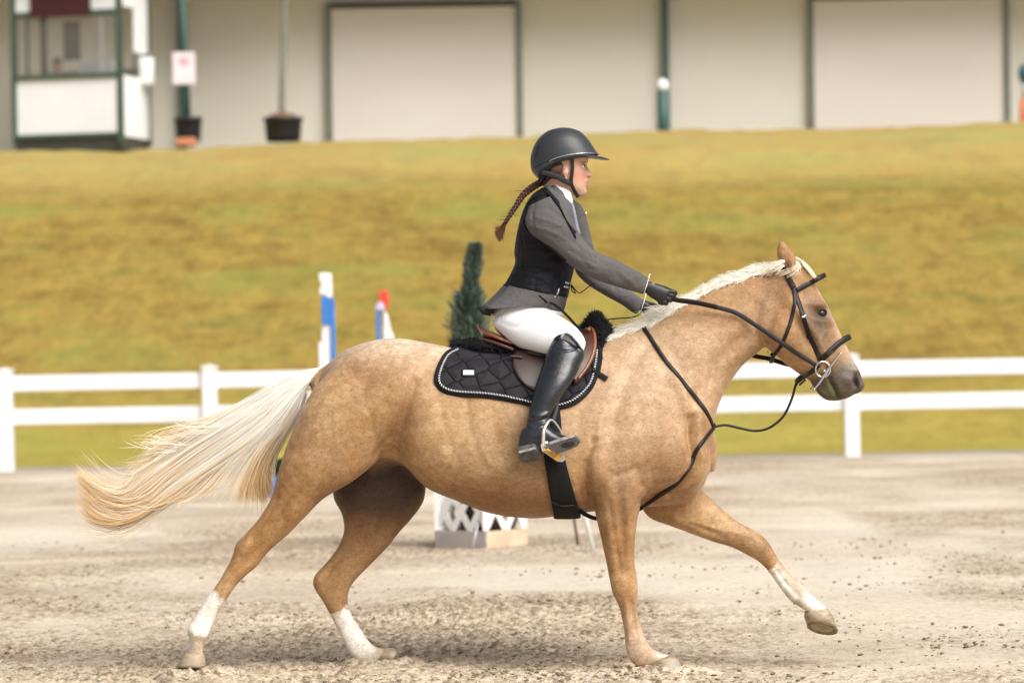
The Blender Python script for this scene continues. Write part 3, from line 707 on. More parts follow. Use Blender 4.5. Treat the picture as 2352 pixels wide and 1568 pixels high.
    bumps = [
        (1555, 1050, 38, 55, 20, .030, near), (1440, 1100, 38, 60, 0, .018, near), (1380, 1075, 30, 30, 0, .012, near), (1500, 900, 45, 110, 18, .012), (1606, 1078, 18, 30, 15, .026),
        (1420, 930, 40, 100, 12, .008), (1345, 1120, 14, 55, -8, -.016), (905, 1010, 22, 75, 28, -.022, near), (985, 985, 40, 70, 10, .010), (820, 900, 70, 70, 0, .010), (760, 1010, 55, 80, 20, .010),
        (940, 900, 30, 36, 0, .012), (700, 1040, 30, 60, 25, .008), (670, 1170, 16, 60, 40, .008, near), (640, 1180, 8, 50, 35, -.008, near), (560, 1262, 12, 26, 30, .006, near), (585, 1270, 7, 30, 45, -.006, near),
        (1690, 790, 16, 80, 52, -.010), (1640, 860, 12, 90, 35, -.012), (1600, 790, 60, 50, 0, .006), (1770, 690, 18, 50, 30, -.010), (1740, 650, 50, 16, -20, .006), (1790, 770, 36, 34, 0, .013), (1845, 735, 9, 60, -38, .005),
        (1866, 765, 6, 52, -32, .008), (1858, 775, 7, 40, -32, -.006), (1884, 700, 22, 7, 10, .012), (1886, 719, 13, 9, 15, -.012), (1886, 736, 20, 6, 10, .005), (1870, 700, 16, 10, 10, -.005),
        (1852, 672, 14, 22, -30, -.009), (1968, 875, 6.5, 12, 8, -.020), (1958, 873, 5, 15, 12, .007), (1977, 870, 4, 12, 0, .006), (1915, 890, 26, 4.5, 62, -.006), (1905, 850, 14, 22, -20, .003),
        (1425, 1175, 6, 60, -5, -.006, near), (1400, 1190, 12, 60, -6, .006, near), (1446, 1190, 9, 60, 0, .006, near), (1435, 1345, 18, 16, 0, .005, near), (1560, 1190, 60, 8, 26, .006, 1), (1600, 1205, 60, 5, 26, -.006, 1),
        (1745, 1258, 16, 14, 30, .005, 1), (860, 1170, 50, 20, -30, .006, 1), (760, 1305, 40, 6, -52, -.010, 1), (735, 1330, 10, 14, 0, .007, 1),
        (1300, 1060, 30, 90, 4, -.004), (1130, 1060, 110, 50, 0, .008)]
    lines = [([(1364, 1010), (1350, 1060), (1350, 1110), (1362, 1165)], 5, -.013, near), ([(1588, 960), (1584, 1020), (1590, 1060), (1572, 1100), (1530, 1130), (1478, 1152)], 7, -.030, near), ([(1620, 1090), (1590, 1125), (1540, 1140)], 5, -.010),
             ([(1500, 800), (1540, 900), (1575, 980), (1600, 1020)], 12, -.006), ([(870, 1052), (905, 1000), (935, 930), (950, 880)], 9, -.012, near), ([(870, 1052), (915, 1048), (940, 1080)], 7, -.008, near),
             ([(1744, 700), (1738, 760), (1757, 800)], 7, -.010), ([(1885, 742), (1892, 762), (1884, 780)], 2, .0025), ([(1903, 866), (1914, 890), (1926, 914)], 2.4, -.006),
             ([(1345, 1060), (1336, 1100), (1340, 1150)], 3, -.005, near), ([(1352, 1080), (1346, 1120), (1350, 1155)], 2, .003, near), ([(1545, 860), (1580, 930), (1604, 1000), (1606, 1050)], 8, .006), ([(1480, 800), (1440, 880), (1410, 980), (1400, 1060)], 12, -.006),
             ([(1010, 900), (1020, 980), (1050, 1060)], 7, -.0025), ([(1070, 910), (1082, 990), (1110, 1070)], 7, -.0025), ([(1130, 940), (1142, 1010), (1165, 1080)], 7, -.0025), ([(1190, 960), (1200, 1020), (1220, 1090)], 7, -.002),
             ([(1250, 1100), (1200, 1125), (1140, 1128), (1080, 1118)], 2, .0022), ([(1400, 1150), (1412, 1230), (1424, 1310)], 4, -.005, near), ([(1436, 1140), (1440, 1220), (1444, 1300)], 4, .004, near), ([(1450, 1380), (1456, 1420), (1462, 1456)], 2.2, -.005, near), ([(1436, 1380), (1443, 1430), (1446, 1470)], 2.2, .003, near),
             ([(498, 1370), (474, 1405), (456, 1440)], 2.5, -.005, near), ([(788, 1388), (806, 1425), (826, 1470)], 2.5, -.005, 1), ([(1785, 1310), (1808, 1342), (1834, 1368)], 2.5, -.005, 1), ([(1700, 1225), (1650, 1215), (1580, 1195)], 3, .004, 1), ([(600, 1230), (575, 1265), (548, 1310)], 3, -.004, near), ([(640, 1140), (612, 1190), (575, 1240)], 4, -.006, near),
             ([(1100, 1150), (1180, 1170), (1270, 1172)], 6, -.004), ([(1385, 1075), (1420, 1090), (1460, 1075), (1470, 1110)], 7, -.006, near)]
    bumps = [tuple(b[:5])+(b[5]*(1.75 if b[0] > 1740 and b[1] < 950 else 1.3),)+tuple(b[6:]) for b in bumps]; lines = [(l[0], l[1], l[2]*1.35)+tuple(l[3:]) for l in lines]
    relief(me, bumps, lines)
    # fine skin unevenness
    V, N = getV(me); setV(me, V+N*(.0016*n3(V, 9, 3)+.0008*n3(V, 25, 5))[:, None])
    return me
def horse_color(me):
    V, N = getV(me); px, py = proj(V); far = V[:, 1] > .045
    col = np.tile(np.array([.455, .245, .098]), (len(V), 1))
    def mixc(w, c): nonlocal col; w = np.clip(w, 0, 1)[:, None]; col = col*(1-w)+np.array(c)*w
    g = lambda *a: gauss(px, py, *a)
    light = (.66, .46, .27); pink = (.60, .42, .27); deep = (.29, .14, .052); grey = (.20, .145, .11)
    mot = n3(V, 5, 30)
    cloud = n3(V, 3.2, 77)
    mixc(.5*np.clip(cloud*1.5+.05, 0, 1), light); mixc(.45*np.clip(n3(V, 11, 91)*1.6, 0, 1), light); mixc(.40*np.clip(n3(V, 7, 95)*1.6, 0, 1), (.31, .175, .085))
    # top-line highlight painted into the coat colour, then pale patches
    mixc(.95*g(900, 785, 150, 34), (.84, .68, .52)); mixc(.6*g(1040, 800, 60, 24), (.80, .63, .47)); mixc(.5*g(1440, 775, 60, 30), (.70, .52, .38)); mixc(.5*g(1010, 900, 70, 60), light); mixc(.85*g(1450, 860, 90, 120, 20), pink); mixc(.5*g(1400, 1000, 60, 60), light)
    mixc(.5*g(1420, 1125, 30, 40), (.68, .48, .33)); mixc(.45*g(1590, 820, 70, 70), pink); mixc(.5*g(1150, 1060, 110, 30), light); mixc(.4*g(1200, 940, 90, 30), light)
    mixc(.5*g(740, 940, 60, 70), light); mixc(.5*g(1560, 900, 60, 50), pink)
    # belly shading painted into the coat colour, with other darker, redder zones
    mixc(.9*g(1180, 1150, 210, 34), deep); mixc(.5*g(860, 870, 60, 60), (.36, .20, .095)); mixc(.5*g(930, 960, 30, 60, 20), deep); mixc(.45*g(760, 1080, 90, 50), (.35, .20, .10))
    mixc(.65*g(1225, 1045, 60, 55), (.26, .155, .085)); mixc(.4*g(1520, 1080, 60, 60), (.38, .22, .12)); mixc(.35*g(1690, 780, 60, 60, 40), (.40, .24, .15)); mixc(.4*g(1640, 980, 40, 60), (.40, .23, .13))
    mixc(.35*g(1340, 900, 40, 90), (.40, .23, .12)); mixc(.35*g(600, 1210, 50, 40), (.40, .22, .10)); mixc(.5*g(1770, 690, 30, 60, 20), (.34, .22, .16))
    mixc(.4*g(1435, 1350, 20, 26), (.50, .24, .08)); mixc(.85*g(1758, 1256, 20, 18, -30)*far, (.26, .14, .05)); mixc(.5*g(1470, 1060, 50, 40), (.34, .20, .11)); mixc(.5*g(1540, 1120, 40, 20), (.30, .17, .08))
    # inside of far thigh and groin: near black, fading to brown
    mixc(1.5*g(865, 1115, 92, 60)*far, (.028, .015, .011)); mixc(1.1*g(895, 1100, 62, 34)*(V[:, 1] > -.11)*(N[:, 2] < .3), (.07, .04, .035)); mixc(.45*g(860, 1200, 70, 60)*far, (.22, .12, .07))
    # head shading of the coat
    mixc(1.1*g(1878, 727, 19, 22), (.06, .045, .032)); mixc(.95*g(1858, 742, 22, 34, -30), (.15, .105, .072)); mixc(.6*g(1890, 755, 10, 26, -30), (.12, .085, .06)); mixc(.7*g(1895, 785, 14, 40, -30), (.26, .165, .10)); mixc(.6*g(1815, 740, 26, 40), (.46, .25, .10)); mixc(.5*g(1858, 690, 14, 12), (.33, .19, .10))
    mz = np.clip(((px-1880)*.42+(py-838)*.9)/34, 0, 1); mixc(mz*.93*(px > 1838)*(py < 1000), (.085, .070, .060)); mixc(.5*g(1935, 905, 26, 12), (.14, .12, .06))
    mixc(.8*g(1905, 893, 5, 24, -25), (.10, .11, .03))
    mixc(1.3*g(1968, 877, 6, 10), (.03, .010, .009)); mixc(.8*g(1920, 900, 22, 3, 62), (.03, .03, .02)); mixc(.4*g(1940, 868, 14, 14), (.17, .14, .12))
    blaze = np.clip(1-np.abs((px-1905)*.94-(py-700)*.34-0)/40, 0, 1)*(py < 850)*(py > 600)*np.clip((.055-np.abs(V[:, 1]))/.04, 0, 1); mixc(.7*blaze, (.74, .62, .50))
    mixc(.9*g(1806, 608, 8, 20)*(np.abs(V[:, 1]) > .03), (.38, .22, .13))
    # white stockings with ragged edges
    rg = 8*n3(V, 34, 40)+4*n3(V, 80, 41); W = (.80, .77, .73)
    def sock(ax, ay, bx, by, m, c=W, soft=5):      # along axis a->b
        nonlocal col
        d = np.array([bx-ax, by-ay], float); Ln = np.linalg.norm(d); d /= Ln
        t = (px-ax)*d[0]+(py-ay)*d[1]+rg; o = np.abs(-(px-ax)*d[1]+(py-ay)*d[0])
        mixc(np.clip(t/soft, 0, 1)*np.clip((Ln-t)/soft, 0, 1)*(o < 60)*m, c)
    nr = ~far; hind = px < 1000
    sock(508, 1368, 440, 1455, nr & hind); sock(440, 1455, 436, 1475, nr & hind, (.50, .38, .27)); sock(440, 1472, 436, 1560, nr & hind, (.56, .45, .35))
    mixc(.8*g(434, 1475, 7, 20)*nr, W)
    sock(782, 1398, 850, 1540, far & hind); mixc(.8*g(880, 1496, 20, 12)*far, (.55, .42, .30))
    sock(1770, 1300, 1900, 1420, far & ~hind); mixc(.95*g(1800, 1300, 6, 40, -38)*far, (.50, .30, .16)); mixc(.8*g(1826, 1388, 10, 10)*far, (.55, .38, .20)); mixc(.7*g(1822, 1330, 8, 34, -38)*(far), (.6, .42, .26))
    m = np.clip((py-1370)/110, 0, 1)*nr*(~hind)*(px < 1620); mixc(m*.75*(.75+.5*mot), (.70, .56, .46)); mixc(.6*g(1490, 1505, 16, 16)*nr, (.50, .33, .19)); mixc(.8*g(1530, 1510, 16, 10)*nr, W)
    # dapples and fine ticking
    dp = n3(V, 26, 50); col *= (1+.055*np.clip(mot, -1, 1)+.05*dp+.03*n3(V, 60, 55))[:, None]
    hd = px > 1700
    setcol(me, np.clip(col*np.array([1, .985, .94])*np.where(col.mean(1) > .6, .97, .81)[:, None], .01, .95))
def build_horse():
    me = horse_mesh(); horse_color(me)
    m = M_('palomino_coat', rough=.52, spec=.35, Sheen_Weight=.12, Sheen_Roughness=.4)
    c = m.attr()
    f1 = m.ramp(m.noise(260, 3, .7, (.35, 1, 1), rot=(0, .5, 0)), [(.28, (.66, .62, .57)), (.5, (1, 1, 1)), (.74, (1.24, 1.27, 1.31))])
    f2 = m.ramp(m.noise(48, 4, .65, (.8, 1, 1)), [(.3, (.82, .79, .75)), (.5, (1, 1, 1)), (.7, (1.15, 1.17, 1.20))])
    f3 = m.ramp(m.noise(13, 4, .6), [(.32, (.88, .85, .80)), (.5, (1, 1, 1)), (.68, (1.10, 1.11, 1.14))])
    v = m.nd('ShaderNodeTexVoronoi', feature='SMOOTH_F1'); v.inputs['Scale'].default_value = 20; v.inputs['Smoothness'].default_value = .6; mp = m.nd('ShaderNodeMix', data_type='VECTOR')
    nz = m.nd('ShaderNodeTexNoise'); nz.inputs['Scale'].default_value = 14; m.ln(m.tc.outputs['Object'], nz.inputs[0]); mp.inputs[0].default_value = .16; m.ln(m.tc.outputs['Object'], mp.inputs[4]); m.ln(nz.outputs['Color'], mp.inputs[5]); m.ln(mp.outputs[1], v.inputs['Vector'])
    f4 = m.ramp(v.outputs['Distance'], [(.05, (1.13, 1.16, 1.22)), (.38, (1, 1, 1)), (.62, (.84, .80, .75))])
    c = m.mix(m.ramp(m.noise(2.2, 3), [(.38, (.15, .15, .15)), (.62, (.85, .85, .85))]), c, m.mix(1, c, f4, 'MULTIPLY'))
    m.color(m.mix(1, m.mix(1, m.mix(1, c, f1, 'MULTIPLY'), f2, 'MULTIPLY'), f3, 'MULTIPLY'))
    m.bump(m.noise(300, 2, .6, (.3, 1, 1), rot=(0, .5, 0)), .30, .002); m.bump(m.noise(22, 4, .6), .25, .006)
    h = tag(link('horse', me, m.m), 'palomino horse with white mane, tail and stockings cantering to the right across the arena', 'horse')
    # hooves
    hm = M_('hoof_horn', rough=.5); hm.color(hm.ramp(hm.noise(14, 4, .6, (1, 1, 3)), [(.35, (.22, .165, .11)), (.55, (.40, .31, .20)), (.7, (.30, .28, .27))])); hm.bump(hm.noise(60, 3, .6, (.3, .3, 4)), .3, .003)
    sole = simple('hoof_sole', (.22, .16, .08), .8, var=.25, scale=40, bs=.6)
    def hoof(secs, flat=None):
        o = link('hoof', fuse([loft(secs, n=26, dome=.12, p=2.2)], .0045, 3), hm.m, h); return o
    hoof([(426, 1499, 468, 1499, .038, -.15), (420, 1506, 470, 1507, .048, -.15), (410, 1522, 474, 1522, .056, -.15), (408, 1530, 475, 1530, .057, -.15)])
    hoof([(866, 1516, 886, 1487, .034, .15), (878, 1519, 902, 1487, .046, .15), (886, 1524, 910, 1492, .053, .15), (892, 1525, 913, 1498, .053, .15)])
    hoof([(1492, 1520, 1546, 1501, .038, -.175), (1495, 1528, 1556, 1512, .048, -.175), (1499, 1538, 1566, 1530, .056, -.175), (1500, 1541, 1568, 1537, .056, -.175)])
    o = hoof([(1848, 1403, 1902, 1396, .038, .145), (1847, 1415, 1912, 1412, .048, .145), (1852, 1428, 1921, 1436, .056, .145), (1855, 1434, 1924, 1446, .056, .145)])
    def roll(V):
        pyy = proj(V)[1]; w = np.clip((pyy-1398)/30, 0, 1); V = V.copy(); V[:, 2] -= (V[:, 1]-.145)*.50*w; return V
    Vh, _ = getV(o.data); setV(o.data, roll(Vh))
    # underside of lifted hoof
    cc = (at(1855, 1433, .145)+at(1924, 1447, .145))/2
    a = at(1855, 1433, .145); b = at(1924, 1447, .145); ax = (b-a)/2; nrm = np.cross(ax, [0, 1, 0]); nrm /= np.linalg.norm(nrm); nrm *= -np.sign(nrm[2])
    ring = lambda s, dn: [cc+ax*s*math.cos(t)+np.array([0, .053*s*math.sin(t), 0])+nrm*dn for t in np.arange(28)*2*PI/28]
    V = ring(1.02, .000)+ring(1.02, .007)+ring(.80, .007)+ring(.72, .001); F = []
    for k in range(3): F += [(k*28+j, k*28+(j+1) % 28, (k+1)*28+(j+1) % 28, (k+1)*28+j) for j in range(28)]
    F.append(tuple(range(84, 112)))
    V = np.array(V); V[:, 2] -= (V[:, 1]-.145)*.50
    link('sole', G().add(V, F).me(), sole, o)
    # eyes
    for s in (-1, 1):
        T = bvh(h); p, n = hit(T, 1887, 719, 0)
        p = p.copy(); n = n.copy()
        if s > 0: p[1] = -p[1]; n[1] = -n[1]
        c = p-n*.012+np.array([0, 0, 0])
        e = link('eye', G().add(*ellip(c, (.024, .021, .018))).me(), M_('eye_glass', (.012, .006, .004), .05, spec=.8).m, h)
        lid = simple('eyelid', (.02, .014, .011), .8, spec=.2)
        Pp, Nn = [], []
        for k in range(19):
            t = PI*k/18; Pp.append(c+np.array([math.cos(t)*.0245, s*.012*math.sin(t)+s*.005, math.sin(t)*.0125+.001-.1*0]))
        link('upper_eyelid', G().add(*tube(Pp, .0045*np.sin(np.linspace(.25, PI-.25, 19))+.001, 8)).me(), lid, e)
        Pp = [c+np.array([math.cos(t)*.0240, s*.010*math.sin(-t)+s*.006, math.sin(t)*.013-.001]) for t in np.linspace(-PI, 0, 19)]
        link('lower_eyelid', G().add(*tube(Pp, .0028, 8)).me(), lid, e)
    # inner ear hollow
    for s in (-1, 1):
        y = s*.055*1.15-.0; V, F = loft([(1815, 626, 1820, 624, .005, y+s*.022), (1807, 606, 1819, 603, .006, y+s*.026), (1799, 588, 1811, 586, .006, y+s*.023), (1795, 574, 1801, 573, .004, y+s*.012)], n=14, sub=4)
        link('inner_ear', G().add(V, F).me(), simple('inner_ear_skin', (.16, .085, .045), .9, bs=.5), h)
    return h
HORSE = build_horse(); HB = bvh(HORSE)
# ------------------------------------------------------------------ hair
def strands(P, r, name, mat, parent, col0, col1, var=.12, cr_=None):
    """P: N,S,3 polylines; r: N base radius; slightly arched tapering blades in one mesh"""
    N, S, _ = P.shape
    T = np.gradient(P, axis=1); T /= np.linalg.norm(T, axis=2, keepdims=True)+1e-12
    A = np.cross(T, np.array([.10, -.95, .30])); A /= np.linalg.norm(A, axis=2, keepdims=True)+1e-9; B = np.cross(T, A)
    ti = rng.normal(size=(N, 1, 1))*.30; A, B = A*np.cos(ti)+B*np.sin(ti), B*np.cos(ti)-A*np.sin(ti)
    t = np.linspace(0, 1, S); tp = np.clip((1-t)*6, .12, 1)*np.clip(t*20+.6, 0, 1)
    R = r[:, None]*tp[None]
    V = np.stack([P-A*R[..., None]*1.15, P+B*R[..., None]*.25, P+A*R[..., None]*1.15], 2)   # N,S,3,3
    idx = np.arange(N*S*3).reshape(N, S, 3); F = []
    for k in range(2):
        q = k+1; F.append(np.stack([idx[:, :-1, k], idx[:, :-1, q], idx[:, 1:, q], idx[:, 1:, k]], -1).reshape(-1, 4))
    me = mesh(V.reshape(-1, 3), np.concatenate(F))
    f = (t[None]**1.0) if cr_ is None else cr_
    f = np.broadcast_to(f, (N, S)); v = 1+var*rng.normal(size=(N, 1, 1))
    sh = np.clip(f+rng.normal(size=(N, 1))*.13, 0, 1)[..., None]
    c = (np.array(col0)*(1-sh)+np.array(col1)*sh)*np.clip(v, .55, 1.3)
    setcol(me, np.clip(np.repeat(c[:, :, None, :], 3, 2).reshape(-1, 3), .005, .97))
    return link(name, me, mat, parent)
def hairmat(name, rough=.42, trans=.28):
    m = M_(name, rough=rough, spec=.35); m.color(m.attr())
    tr = m.nd('ShaderNodeBsdfTranslucent'); mx = m.nd('ShaderNodeMixShader'); mx.inputs[0].default_value = trans
    m.ln(m.attr(), tr.inputs[0]); m.ln(m.b.outputs[0], mx.inputs[1]); m.ln(tr.outputs[0], mx.inputs[2]); m.ln(mx.outputs[0], m.nt.nodes['Material Output'].inputs['Surface'])
    return m.m
TAILM = hairmat('horse_hair')
def build_tail():
    S = 40
    # guides: image px plus depth, all leaving the dock
    G_ = [
        [(738, 846, 0), (680, 862, .0), (620, 892, .0), (560, 926, .01), (500, 958, .01), (440, 985, .02), (395, 1000, .03), (352, 1022, .03), (322, 1062, .03)],
        [(732, 850, 0), (670, 880, .0), (600, 922, .0), (530, 960, .0), (453, 1004, .01), (409, 1034, .02), (359, 1062, .02), (322, 1085, .01), (292, 1122, .0), (250, 1122, .0), (212, 1102, .01), (180, 1076, .02)],
        [(725, 856, -.01), (665, 895, -.01), (600, 945, -.02), (540, 985, -.02), (480, 1026, -.01), (425, 1062, 0), (375, 1102, .0), (335, 1138, .0), (285, 1152, .01), (235, 1140, .01), (205, 1118, .02), (183, 1092, .02)],
        [(720, 860, -.01), (665, 905, -.02), (610, 960, -.03), (555, 1004, -.03), (495, 1048, -.02), (440, 1088, -.01), (385, 1128, .0), (330, 1168, .0), (275, 1182, .0), (222, 1168, .0), (184, 1132, .0)],
        [(712, 868, -.02), (665, 915, -.03), (622, 972, -.04), (570, 1020, -.04), (510, 1062, -.03), (455, 1098, -.02), (406, 1132, -.01), (359, 1162, .0), (313, 1190, .0), (262, 1207, .0), (218, 1200, .0), (188, 1177, .0)],
        [(706, 880, -.01), (665, 935, -.02), (630, 990, -.04), (590, 1040, -.05), (565, 1090, -.05), (550, 1125, -.05), (540, 1160, -.05)],
        [(700, 892, .02), (668, 950, .02), (640, 1000, .02), (615, 1045, .02), (600, 1085, .02), (600, 1120, .02), (606, 1160, .02)],
        [(698, 905, .05), (672, 960, .05), (648, 1005, .05), (628, 1045, .05), (618, 1080, .05), (616, 1110, .05), (626, 1140, .05)],
        [(715, 862, 0), (660, 900, .0), (600, 955, .0), (540, 1010, .0), (480, 1068, .0), (430, 1105, .0), (400, 1135, .0), (385, 1160, 0)],
    ]
    gp = np.array([resample(cr(np.array(g, float), 8), S) for g in G_])
    sets = [(0, 1, 60, 1.3), (1, 2, 1100, .7), (2, 3, 1100, .9), (3, 4, 1200, .9), (3, 5, 260, .9), (5, 6, 420, .4), (6, 7, 380, .4), (8, 4, 120, .8), (0, 2, 50, 1.2)]
    P = []; cf = []
    t = np.linspace(0, 1, S)
    for a, b, n, w in sets:
        n = int(n*1.0)
        clump = rng.random(30); off = rng.normal(size=(30, 3))*np.array([7, 6, .020])
        ci = rng.integers(0, 30, n); u = np.clip(clump[ci]+rng.normal(size=n)*.06, -.12, 1.12)
        p = gp[a][None]*(1-u)[:, None, None]+gp[b][None]*u[:, None, None]
        q = off[ci][:, None, :]*(t**1.6)[None, :, None]*w+rng.normal(size=(n, 1, 3))*np.array([2.5, 2.5, .010])*(t**1.2)[None, :, None]
        ph = rng.random((n, 1))*6.28; q[:, :, 1] += 2.5*np.sin(t[None]*5+ph)*t[None]
        root = rng.normal(size=(n, 1, 3))*np.array([7, 5, .022])*np.exp(-t*1.0)[None, :, None]*np.clip(.3+t*4, 0, 1)[None, :, None]
        ln = 1-rng.random(n)**2.5*.45
        pp = p+q+root; pp[:, :, 2] *= 1.0
        # shorten
        out = np.empty_like(pp)
        for i in range(n):
            s = t*ln[i]*(S-1); i0 = np.minimum(s.astype(int), S-2); f = (s-i0)[:, None]; out[i] = pp[i][i0]*(1-f)+pp[i][i0+1]*f
        P.append(out); base = (.25 if a >= 5 else 0); cf.append(np.clip((t[None]*ln[:, None]-.30+base)*1.15+(rng.normal(size=30)*.20)[ci][:, None]*np.clip(t[None]*3-.3, 0, 1), 0, 1))
    # loose flyaway hairs
    n = 420; a = rng.integers(0, 9, n); p = gp[a].copy(); st = rng.random(n)*.5
    d = rng.normal(size=(n, 1, 2))*np.array([16, 26]); p[:, :, :2] += d*(np.clip((t[None]-st[:, None])/(1-st[:, None]), 0, 1)**1.7)[..., None]
    p[:, :, 1] += 10*(np.sin(t[None]*4+rng.random((n, 1))*6)*t[None]**2)
    P.append(p); cf.append(np.broadcast_to(np.clip((t[None]-.3), 0, 1), (n, S)))
    # upward feathering wisps on the upper side
    n = 95; s0 = rng.random(n); x0 = 520-s0*120; y0 = 972+s0*66
    wl = rng.uniform(70, 170, n); cur = rng.uniform(-1, 1.6, n)
    w = np.zeros((n, S, 3)); x = x0[:, None]-wl[:, None]*t[None]*(1-.25*t[None]*np.abs(cur[:, None])); y = y0[:, None]-(6+rng.normal(size=(n, 1))*10)*np.sin(t[None]*2)+(18*t[None]+cur[:, None]*40*t[None]**2.2)
    w[:, :, 0] = x; w[:, :, 1] = y; w[:, :, 2] = rng.normal(size=(n, 1))*.03
    P.append(w); cf.append(np.broadcast_to(.15+t[None]*.35, (n, S)))
    P = np.concatenate(P); cf = np.concatenate(cf)
    # to world
    px, py, Y = P[..., 0], P[..., 1], P[..., 2]
    d = F0[None, None]*FPX+RV*(px-1176)[..., None]+UV*(784-py)[..., None]
    W = CP+d*((Y+DIST)/d[..., 1])[..., None]
    r = rng.uniform(.0006, .0013, len(P))
    strands(W, r, 'tail', TAILM, HORSE, (.96, .94, .88), (.74, .50, .20), .06, cf)
build_tail()
def build_mane():
    crest = cr(np.array([(1388, 772), (1440, 753), (1490, 735), (1548, 703), (1611, 666), (1673, 639), (1735, 620), (1790, 606), (1815, 596)], float), 20)
    crest = resample(crest, 300); S = 14; t = np.linspace(0, 1, S)
    def lock(n, lo, hi, side, length, lift, rad):
        k = (lo+(hi-lo)*rng.random(n)); i = (k*298).astype(int); c = crest[i]; tg = crest[np.minimum(i+1, 299)]-crest[np.maximum(i-1, 0)]; tg /= np.linalg.norm(tg, axis=1)[:, None]
        nb = int(n/34)+2; cl = rng.integers(0, nb, n) if False else (k*nb*1.0).astype(int) % nb
        jl = rng.normal(size=(nb+1, 3))[cl]
        nn = np.stack([tg[:, 1], -tg[:, 0]], 1)                      # upwards (image y down)
        root = c-nn*side[0]-nn*rng.random(n)[:, None]*side[1]
        L = length*(.55+.6*rng.random(n))*(1+.25*jl[:, 0])
        dirn = -tg*(.85+.2*rng.normal(size=(n, 1)))+nn*(lift+.09*rng.normal(size=(n, 1))+.10*jl[:, 1:2]); 
        P = root[:, None]+dirn[:, None]*L[:, None, None]*t[None, :, None]
        P[:, :, 1] += (L*.22)[:, None]*t[None]**2*(.7+.6*jl[:, 2:3]); P += (rng.normal(size=(n, 1, 2))*1.6+jl[:, None, :2]*3.4)*np.sin(t[None]*6+jl[:, 2:3]*2)[..., None]*t[None, :, None]
        return P, L
    def toworld(P, Y):
        d = F0[None, None]*FPX+RV*(P[..., 0]-1176)[..., None]+UV*(784-P[..., 1])[..., None]
        return CP+d*((Y+DIST)/d[..., 1])[..., None]
    allP = []; allr = []
    # the near flat of the mane: short hair combed backwards, lying on the neck
    for (n, lo, hi, side, ln, lift, dy) in ((4200, .02, .97, (-2, 12), 30, .00, 0), (3000, .05, .98, (-5, 6), 36, .10, .01), (2200, .0, .48, (-5, 19), 66, .10, .02), (150, .1, .97, (-5, 6), 52, .24, .02)):
        P, L = lock(n, lo, hi, side, ln, lift, 0)
        # depth: start on the body surface
        Y0 = np.empty(n)
        for i in range(n):
            p, nr = hit(HB, P[i, 0, 0], P[i, 0, 1], .002)
            Y0[i] = p[1] if p is not None else rng.uniform(-.03, .03)
        Y0 = np.maximum(Y0, -.13)
        Y = Y0[:, None]+(dy*t*2)[None]-.010*np.sin(t*2.6)[None]+rng.normal(size=(n, 1))*.012*t[None]
        allP.append(toworld(P, Y)); allr.append(rng.uniform(.0004, .0009, n))
    # the far fall of the mane
    n = 2600; k = rng.random(n); i = (k*298).astype(int); c = crest[i]+np.array([0, -2]); L = 60*(.6+.6*rng.random(n))
    P = c[:, None]+np.stack([-.35*t, .95*t-.5*t*(1-t)], 1)[None]*L[:, None, None]
    Y = .01+.05*t[None]+.03*t[None]**.5+rng.normal(size=(n, 1))*.01*t[None]+.12*t[None]*(1-k[:, None])
    allP.append(toworld(P, Y)); allr.append(rng.uniform(.0004, .0009, n))
    W = np.concatenate(allP); r = np.concatenate(allr)
    strands(W, r, 'mane', TAILM, HORSE, (.96, .92, .84), (.95, .88, .76), .07)
    # forelock between the ears
    n = 900; u = rng.random(n); S2 = 14
    x0 = 1824+u*14; y0 = 592+u*8; L = 55*(.5+.6*rng.random(n))
    P = np.stack([x0[:, None]+L[:, None]*(.55*t[None]+.2*t[None]**2), y0[:, None]-8*np.sin(t[None]*2.8)+L[:, None]*.85*t[None]**1.5], -1)
    Y = rng.normal(size=(n, 1))*.022*(1+.4*t[None])
    W = toworld(P, Y)
    n2 = 60; x0 = 1812+rng.normal(size=n2)*4; y0 = 596+rng.normal(size=n2)*3
    P = np.stack([x0[:, None]+26*np.sin(t[None]*2.6)-rng.uniform(10, 48, (n2, 1))*t[None]**2, y0[:, None]+(34+rng.normal(size=(n2, 1))*5)*t[None]], -1)
    W2 = toworld(P, -.055-.03*np.sin(t[None]*2.2)+rng.normal(size=(n2, 1))*.008)
    strands(np.concatenate([W, W2]), rng.uniform(.0005, .0010, n+n2), 'forelock', TAILM, HORSE, (.95, .90, .80), (.90, .78, .58), .08)
build_mane()
